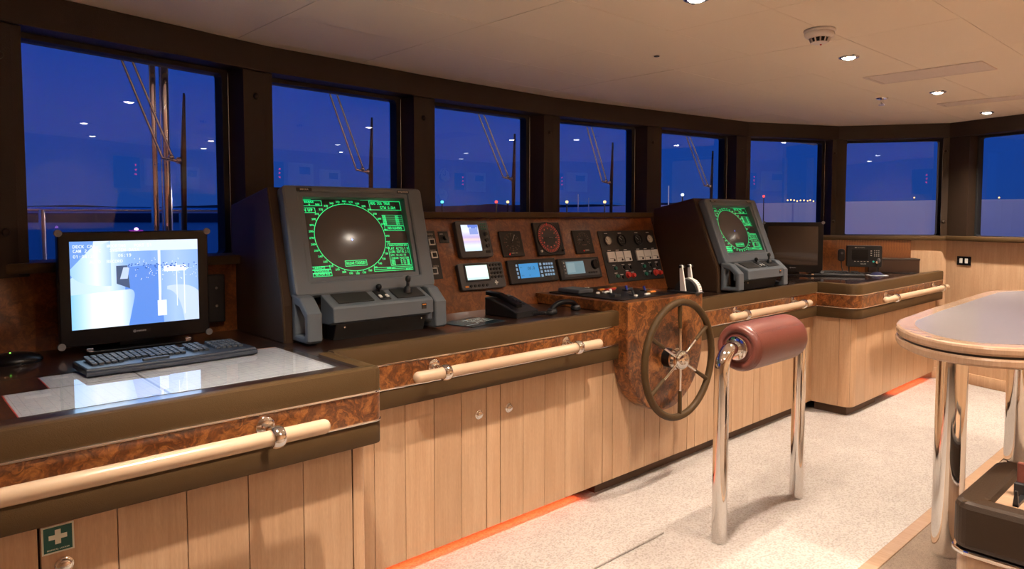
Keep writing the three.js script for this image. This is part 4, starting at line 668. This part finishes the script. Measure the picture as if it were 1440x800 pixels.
// corner radio, microphone, storage box, wall socket
{
  const face1 = canvasTexture(512, 350, (c, w, h) => { c.fillStyle = '#151312'; c.fillRect(0, 0, w, h); c.fillStyle = '#211b18'; c.fillRect(70, 50, 240, 170); c.fillStyle = '#c8c2ba'; c.fillRect(110, 22, 30, 8); c.font = '18px sans-serif'; c.fillText('MF/HF RADIO', 150, 32); for (let k = 0; k < 5; k++) c.fillRect(104 + k * 48, 258, 26, 8); c.font = 'bold 24px sans-serif'; c.fillText('SAILOR', 200, 312); c.fillStyle = '#d8d3cc'; for (let r = 0; r < 4; r++) for (let k = 0; k < 3; k++) c.fillRect(400 + k * 30, 70 + r * 30, 13, 10); for (let k = 0; k < 3; k++) c.fillRect(346, 76 + k * 38, 20, 10); c.fillStyle = '#35c9c0'; c.beginPath(); c.arc(392, 262, 16, 0, 7); c.fill(); });
  const r = thing('marine_radio', 'black marine radio with keypad standing in the console corner', 'radio', [6.19, TOP, -2.36], -1.08);
  put('case', prismZ(rrect(-0.135, 0.135, 0.055, 0.235, 0.012), -0.07, 0.0, 0.005), M.black, r); put('front', face(0.262, 0.172).translate(0, 0.145, 0.0006), printed(face1), r, true); put('screen', box(-0.098, 0.028, 0.115, 0.205, 0, 0.002, 0.0005), M.blackGloss, r); put('tuning_knob', discZ(0.013, 0.016, 0.098, 0.098, 0.008), M.steel, r);
  put('bracket', [box(-0.11, 0.11, 0.001, 0.006, -0.07, -0.01), box(-0.115, -0.108, 0.001, 0.15, -0.06, -0.02), box(0.108, 0.115, 0.001, 0.15, -0.06, -0.02)], M.black, r);
  const hd = sub('fist_microphone', r, [-0.175, 0.12, -0.02]); put('body', prismZ(rrect(-0.028, 0.028, -0.02, 0.085, 0.02), -0.02, 0.02, 0.006), M.black, hd); put('button', discZ(0.010, 0.008, 0.004, 0.05, 0.022), M.unitGrey, hd); put('cord', tube([[0, -0.02, 0], [0.004, -0.07, 0.01], [0.02, -0.112, 0.03], [0.06, -0.112, 0.05]], 0.004, 20, 6), M.black, hd);
  const m = thing('desk_microphone', 'small gooseneck microphone on a blue-black round base', 'microphone', [6.09, TOP, -2.22]);
  put('base', lathe([[0.0001, 0.028], [0.025, 0.026], [0.045, 0.012], [0.06, 0.004], [0.062, 0.001], [0.0001, 0.001]], 30), std({ color: lin(0.02, 0.022, 0.06), roughness: 0.3 }), m); put('rim', lathe([[0.060, 0.004], [0.085, 0.003], [0.087, 0.001], [0.060, 0.001]], 30), M.paper, m); put('neck', tube([[0, 0.02, 0], [0.005, 0.07, 0], [0.0, 0.11, 0.01]], 0.004, 20, 8), M.black, m); put('head', ball(0.013, 0, 0.122, 0.012, 14, 1.5), M.unitGrey, m);
  const b = thing('storage_box', 'low dark wooden box at the end of the corner worktop', 'box', [6.47, TOP, -2.24], -0.98); put('body', box(-0.20, 0.20, 0.001, 0.115, -0.06, 0.06, 0.008), M.worktop, b); put('lid', box(-0.203, 0.203, 0.108, 0.125, -0.063, 0.063, 0.006), M.leatherDark, b);
  const so = facetGroup(thing('wall_socket', 'chrome wall plate with two white sockets on the wood wall', 'socket'), 9);
  put('plate', box(0.085, 0.205, 0.995, 1.070, -0.03, -0.024, 0.002), M.blackGloss, so); for (const s of [0.122, 0.168]) put('outlet', box(s - 0.013, s + 0.013, 1.012, 1.053, -0.026, -0.021, 0.003), M.white, so); for (const s of [0.092, 0.198]) put('screw', discZ(0.003, 0.003, s, 1.032, -0.023), M.steel, so);
}

// ------------------------------------------------------------------ leaning bar
{
  const b = thing('leaning_bar', 'chrome leaning bar with a padded oxblood leather roll', 'leaning bar', [0, 0, -1.595]);
  const Y = 0.835, xl = 2.683, xr = 3.405, R = 0.032;
  const bend = (x, s) => { const p = [[x, 0.004, 0]]; for (let k = 1; k <= 8; k++) p.push([x, 0.76 * k / 8 - 0.005, 0]); for (let k = 1; k <= 8; k++) { const a = k / 8 * Math.PI / 2; p.push([x + s * 0.08 * (1 - Math.cos(a)), 0.755 + 0.08 * Math.sin(a), 0]); } p.push([x + s * 0.16, Y, 0]); return p; };
  for (const [x, s] of [[xl, 1], [xr, -1]]) {
    const l = sub('post', b); put('pipe', tube(bend(x, s), R, 120, 24), M.chrome, l);
    put('end_flange', lathe([[0.030, -0.012], [0.050, -0.010], [0.054, -0.004], [0.054, 0.004], [0.030, 0.008]], 32).rotateZ(-s * Math.PI / 2).translate(x + s * 0.118, Y, 0), M.chrome, l);
  }
  const prof = [[0.036, 0.018], [0.052, 0.006], [0.066, 0.010], [0.072, 0.002], [0.086, -0.004], [0.098, 0.004], [0.105, 0.022], [0.107, 0.06], [0.108, 0.24], [0.107, 0.42], [0.105, 0.455], [0.098, 0.472], [0.086, 0.480], [0.072, 0.474], [0.066, 0.466], [0.036, 0.460]];
  const curve = new THREE.SplineCurve(prof.map(([a, c]) => new THREE.Vector2(a, c)));
  put('padded_roll', new THREE.LatheGeometry(curve.getPoints(60), 56).rotateZ(-Math.PI / 2).translate(xl + 0.122, Y, 0), M.oxblood, b);
  put('seam', new THREE.TorusGeometry(0.1045, 0.0022, 8, 64).rotateY(Math.PI / 2).translate(xl + 0.146, Y, 0), M.oxblood, b);
}
// ------------------------------------------------------------------ chart table
{
  const t = thing('chart_table', 'pale wood chart table with grey inlay on chrome columns', 'table');
  const nose = new THREE.SplineCurve([[3.42, -1.15], [3.27, -1.108], [3.11, -1.025], [2.985, -0.91], [2.93, -0.78], [2.955, -0.65], [3.06, -0.53], [3.26, -0.42], [3.55, -0.365]].map(([x, z]) => new THREE.Vector2(x, z))).getPoints(40).map((v) => [v.x, v.y]);
  const outline = [...fillet([[3.9, -1.18], [5.16, -1.215], [5.42, -1.0], [5.42, -0.36], [3.9, -0.355]], [0, 0.14, 0.14, 0.2, 0], 6).reverse(), ...nose];
  const inset = (pts, d) => pts.map((p, i) => { const a = pts[(i + pts.length - 1) % pts.length], b = pts[(i + 1) % pts.length]; let n1 = [-(p[1] - a[1]), p[0] - a[0]], n2 = [-(b[1] - p[1]), b[0] - p[0]]; const l1 = Math.hypot(...n1) || 1, l2 = Math.hypot(...n2) || 1; const s = [n1[0] / l1 + n2[0] / l2, n1[1] / l1 + n2[1] / l2], k = 2 / Math.max(0.6, s[0] ** 2 + s[1] ** 2); return [p[0] + s[0] * k * d, p[1] + s[1] * k * d]; });
  const area = outline.reduce((q, p, i) => { const b = outline[(i + 1) % outline.length]; return q + p[0] * b[1] - b[0] * p[1]; }, 0), sgn = area > 0 ? 1 : -1;
  put('top', prismY(outline, 0.913, 0.950, 0.011), M.tableWood, t);
  put('groove', prismY(inset(outline, sgn * 0.008), 0.905, 0.915, 0), M.leatherDark, t);
  put('apron', prismY(outline, 0.872, 0.907, 0.009), M.tableWood, t);
  put('inlay', prismY(inset(outline, sgn * 0.072), 0.945, 0.9512, 0), M.tableInlay, t);
  for (const [x, z] of [[3.296, -0.895], [4.86, -0.985]]) {
    const l = sub('column', t, [x, 0, z]); put('pipe', at(cyl(0.0575, 0.0575, 0.868, 40), 0, 0.438, 0), M.chrome, l);
  }
}
// ------------------------------------------------------------------ padded box seat by the table
{
  const s = thing('box_seat', 'low box seat with dark padded leather rim around a wood tray', 'seat');
  const o = rrect(2.70, 3.30, -0.725, -0.02, 0.06, 8), inn = rrect(2.795, 3.205, -0.63, -0.115, 0.015, 4);
  put('padded_rim', prismY(o, 0.285, 0.45, 0.022, [inn.slice().reverse()]), M.leatherDark, s);
  put('wood_tray', prismY(rrect(2.79, 3.21, -0.635, -0.11, 0.01), 0.30, 0.425, 0), M.tableWood, s);
  put('chrome_band', prismY(rrect(2.694, 3.306, -0.731, -0.014, 0.064, 8), 0.268, 0.286, 0.005), M.chrome, s);
  put('wood_base', prismY(rrect(2.71, 3.29, -0.715, -0.03, 0.05, 8), 0.012, 0.27, 0.004), M.tableWood, s);
  for (const [a, c] of [[[2.702, -0.7], [2.79, -0.63]], [[3.298, -0.7], [3.21, -0.63]]]) put('rim_seam', rod([a[0] + (a[0] < 3 ? 0.01 : -0.01), 0.4485, a[1] + 0.008], [c[0], 0.4485, c[1]], 0.0022, 6), M.leather, s);
  const br = sub('black_bracket', s, [2.90, 0.425, -0.572]);
  put('bar', box(-0.05, 0.11, 0, 0.012, -0.009, 0.009, 0.003), M.black, br); put('prong', prismX([[-0.009, 0.001], [0.009, 0.001], [0.004, 0.055], [-0.004, 0.055]].reverse(), -0.05, -0.038, 0.002), M.black, br); put('clamp', box(0.06, 0.11, 0, 0.05, -0.03, 0.03, 0.006), M.black, br); put('strap', box(0.075, 0.095, 0.045, 0.12, -0.025, 0.025, 0.006), M.oxblood, br);
}
// ------------------------------------------------------------------ things on the aft bulkhead, mirrored in the panes
{
  const clock = (label, x, y) => { const c = thing('ship_clock', label, 'clock', [x, y, 1.04], Math.PI); put('case', lathe([[0.0001, 0.03], [0.078, 0.03], [0.085, 0.042], [0.10, 0.036], [0.11, 0.012], [0.11, 0], [0.0001, 0]], 36).rotateX(Math.PI / 2), M.chrome, c); put('dial_face', new THREE.CircleGeometry(0.078, 32).translate(0, 0, 0.0312), M.white, c); put('hands', [box(-0.003, 0.003, 0, 0.06, 0.032, 0.034), box(0, 0.045, -0.003, 0.003, 0.032, 0.034)], M.black, c); };
  clock('round chrome ship clock high on the aft bulkhead', 6.25, 1.98); clock('round chrome barometer below the clock on the aft bulkhead', 6.22, 1.70);
  const panel = (label, x, y, w, h, m, leds) => { const p = thing('alarm_panel', label, 'panel', [x, y, 1.04], Math.PI); put('case', box(-w / 2, w / 2, -h / 2, h / 2, 0, 0.04, 0.006), m, p); put('display', box(-w * 0.35, w * 0.1, h * 0.05, h * 0.35, 0.04, 0.043, 0.001), leds ? M.panelBlack : M.unitGrey, p); if (leds) for (let k = 0; k < 3; k++) put('red_lamp', ball(0.012, -w * 0.3, h * 0.25 - k * 0.05, 0.042, 10), glow(1, 0.03, 0.02, 6), p); };
  panel('white alarm panel with a grey display on the aft bulkhead', 4.62, 1.9, 0.34, 0.30, M.white, 0); panel('dark alarm panel with red lamps on the aft bulkhead', 4.22, 1.88, 0.30, 0.34, M.panelBlack, 1); panel('white control box beside the dark alarm panel', 5.05, 1.86, 0.30, 0.26, M.white, 0); panel('white control box beyond the ship clock', 6.85, 1.9, 0.36, 0.28, M.white, 0); panel('small dark alarm panel with red lamps by the ship clock', 6.52, 1.9, 0.16, 0.24, M.panelBlack, 1);
}
// ------------------------------------------------------------------ outside the panes
{ // wipers
  const shifts = [0, 0, 0.11, -0.01, 0.14];
  shifts.forEach((dx, k) => {
    const w = facetGroup(thing('window_wiper', 'twin arm window wiper outside a bridge pane', 'wiper', [0, 0, 0], 0, 'window wipers outside the bridge panes'), k + 2), z = -0.185;
    put('arm', rod([0.455 + dx * 0.5, 2.058, z], [0.615 + dx, 1.668, z], 0.0055, 8), M.steel, w); put('arm', rod([0.500 + dx * 0.5, 2.058, z], [0.658 + dx, 1.680, z], 0.0055, 8), M.steel, w);
    put('link', [rod([0.61 + dx, 1.668, z], [0.70 + dx, 1.655, z], 0.007, 8), ball(0.014, 0.655 + dx, 1.672, z, 10), ball(0.016, 0.69 + dx, 1.66, z, 10)], M.steel, w);
    put('blade', prismZ([[0.70 + dx, 1.27], [0.715 + dx, 1.27], [0.722 + dx, 1.66], [0.724 + dx, 1.95], [0.720 + dx, 1.96], [0.700 + dx, 1.66]], z - 0.008, z + 0.008, 0.002), M.leatherDark, w);
  });
  const pole = thing('deck_mast', 'pair of polished steel tubes standing outside the panes', 'mast', [1.01, 0, -3.52]);
  put('tube', rod([-0.022, -0.4, 0], [-0.022, 3.4, 0], 0.017, 18), M.chrome, pole); put('tube', rod([0.026, -0.4, 0.01], [0.026, 3.4, 0.01], 0.023, 18), M.chrome, pole); put('foot', box(-0.1, 0.1, -0.42, -0.4, -0.08, 0.08), M.steel, pole);
  const rail = thing('deck_railing', 'steel railing on the foredeck outside', 'railing', [0, -0.4, -5.2]); put('top_rail', rod([0.6, 1.85, 0], [3.6, 1.85, 0.1], 0.02, 10), M.steel, rail); for (const x of [0.8, 1.62, 2.6, 3.5]) put('post', rod([x, 0, 0.03], [x, 1.85, 0.03], 0.018, 10), M.steel, rail);
  put('foredeck', box(-3, 9, -0.5, -0.4, -12, -3.55), M.whiteHull).userData = { label: 'white foredeck outside the bridge', category: 'deck', kind: 'structure' };
  const az = (px) => { const a = (px - 720) / FOCAL, yaw = 47.5 * Math.PI / 180, f = [Math.cos(yaw), -Math.sin(yaw)], r = [Math.sin(yaw), Math.cos(yaw)]; return [f[0] + r[0] * a, f[1] + r[1] * a]; };
  const far = (px, depth) => { const d = az(px); return [d[0] * depth, d[1] * depth]; };
  put('water', new THREE.PlaneGeometry(6000, 6000).rotateX(-Math.PI / 2).translate(0, -5.2, 0), M.water).userData = { label: 'dark harbour water at dusk beyond the ship', category: 'water', kind: 'stuff' };
  { // stone quay to starboard and ahead
    const a = [far(560, 34), far(1050, 24), far(1600, 18), far(2400, 90), far(1500, 170), far(900, 190), far(500, 150)];
    put('quay', prismY(a, -5.19, -4.6, 0), M.quay).userData = { label: 'grey stone quay beyond the ship', category: 'quay', kind: 'structure' };
  }
  { // pale harbour wall behind the quay
    const w = [far(740, 175), far(960, 110), far(1300, 78), far(1800, 60)], back = w.map(([x, z]) => [x * 1.03, z * 1.03]).reverse();
    put('harbour_wall', prismY([...w, ...back], -5.19, 3.02, 0), M.quay).userData = { label: 'long pale harbour wall behind the quay', category: 'wall', kind: 'structure' };
  }
  // far shore
  [[-500, 700, 620, 9, 'dark wooded far shore behind the boats'], [500, 1300, 560, 11, 'dark low hills across the harbour'], [1100, 3400, 700, 13, 'dark coastline past the end of the quay']].forEach(([p0, p1, depth, hgt, label], q) => {
    const n = 60, top = [], pos = [], idx = [];
    for (let i = 0; i <= n; i++) { const px = p0 + (p1 - p0) * i / n, h = hgt * (0.55 + 0.7 * fbm(i * 0.23, q * 7 + 0.5, 512, 4, 90 + q)) * Math.min(1, 4 * Math.sin(Math.PI * i / n) + 0.15); const a = far(px, depth), b = far(px, depth + 60), c = far(px, depth + 130); pos.push(a[0], -6, a[1], b[0], 1.42 + h, b[1], c[0], -6, c[1]); if (i < n) { const o = i * 3; idx.push(o, o + 3, o + 4, o, o + 4, o + 1, o + 1, o + 4, o + 5, o + 1, o + 5, o + 2); } }
    const g = new THREE.BufferGeometry(); g.setAttribute('position', new THREE.Float32BufferAttribute(pos, 3)); g.setIndex(idx); g.computeVertexNormals(); put('shore_hill', g, M.shore).userData = { label, category: 'hill', kind: 'structure' };
  });
  const warm = glow(1, 0.60, 0.24, 2.2), cool = glow(0.9, 0.95, 1, 3), redG = glow(1, 0.05, 0.04, 3), teal = glow(0.1, 1, 0.7, 2.5);
  for (const [px, py, depth, m, label] of [[714, 284, 46, warm, 'amber lamp post on the quay beside the red light'], [797, 284, 62, warm, 'amber lamp post on the quay among the sailing boats'], [850, 284, 60, warm, 'amber lamp post on the quay by the window wiper'], [959, 274, 58, cool, 'white lamp post on the quay near the radar housing'], [698, 284, 50, redG, 'red harbour light on a thin post'], [622, 284, 55, teal, 'green harbour light on a thin post'], [1073, 276, 80, redG, 'red harbour light on a tall post'], [1284, 278, 120, warm, 'amber lamp post far along the quay'], [1403, 278, 110, warm, 'amber lamp post at the quay end']]) {
    const [x, z] = far(px, depth), y = 1.42 + (302 - py) / FOCAL * depth, o = thing('lamp_post', label, 'lamp post', [x, -4.6, z]), h = y + 4.6;
    put('mast', at(cyl(0.05, 0.08, h, 10), 0, h / 2, 0), M.shore, o); put('lantern', ball(Math.min(0.13, depth * 0.0021), 0, h, 0, 14), m, o);
    if (m === warm || m === cool) { const l = new THREE.PointLight(m.emissive, m === cool ? 900 : 350, 0, 2); l.name = 'lamp_post_light'; l.position.set(x, y, z); l.castShadow = true; scene.add(l); }
  }
  for (let k = 0; k < 16; k++) { const px = k < 11 ? 1106 + k * 4.6 + 1.2 * hash(k, 1, 6) : 1372 + (k - 11) * 17, [x, z] = far(px, 545), y = 1.42 + (302 - 281 - 2 * hash(k, 2, 6)) / FOCAL * 545, o = thing('shore_light', 'tiny warm light on the far shore', 'light', [x, y, z], 0, 'lights along the far shore'); put('lamp', ball(0.62, 0, 0, 0, 8), warm, o); put('post', rod([0, -5.2 - y, 0], [0, -0.5, 0], 0.12, 6), M.shore, o); }
  for (const [px, depth, h, label] of [[770, 95, 10, 'moored sailing boat with the tallest mast'], [811, 105, 8.6, 'moored sailing boat beside the amber lamp post'], [826, 120, 8.4, 'slim moored sailing boat beyond the quay'], [938, 84, 9, 'moored sailing boat beside the white lamp post']]) {
    const [x, z] = far(px, depth), b = thing('sailing_boat', label, 'boat', [x, -5.2, z], 0.4);
    put('hull', prismY([[-4, -0.9], [2, -1], [4.6, 0], [2, 1], [-4, 0.9]], 0, 1.1, 0.1), M.whiteHull, b); put('cabin', box(-2, 1.4, 1.1, 1.7, -0.6, 0.6, 0.15), M.whiteHull, b); put('mast', rod([0.6, 1.1, 0], [0.6, 1.1 + h, 0], 0.07, 8), M.whiteHull, b); put('boom', rod([0.6, 2.2, 0], [-3, 2.2, 0], 0.05, 8), M.whiteHull, b);
  }
}
scene.add(camera);
renderer.render(scene, camera);
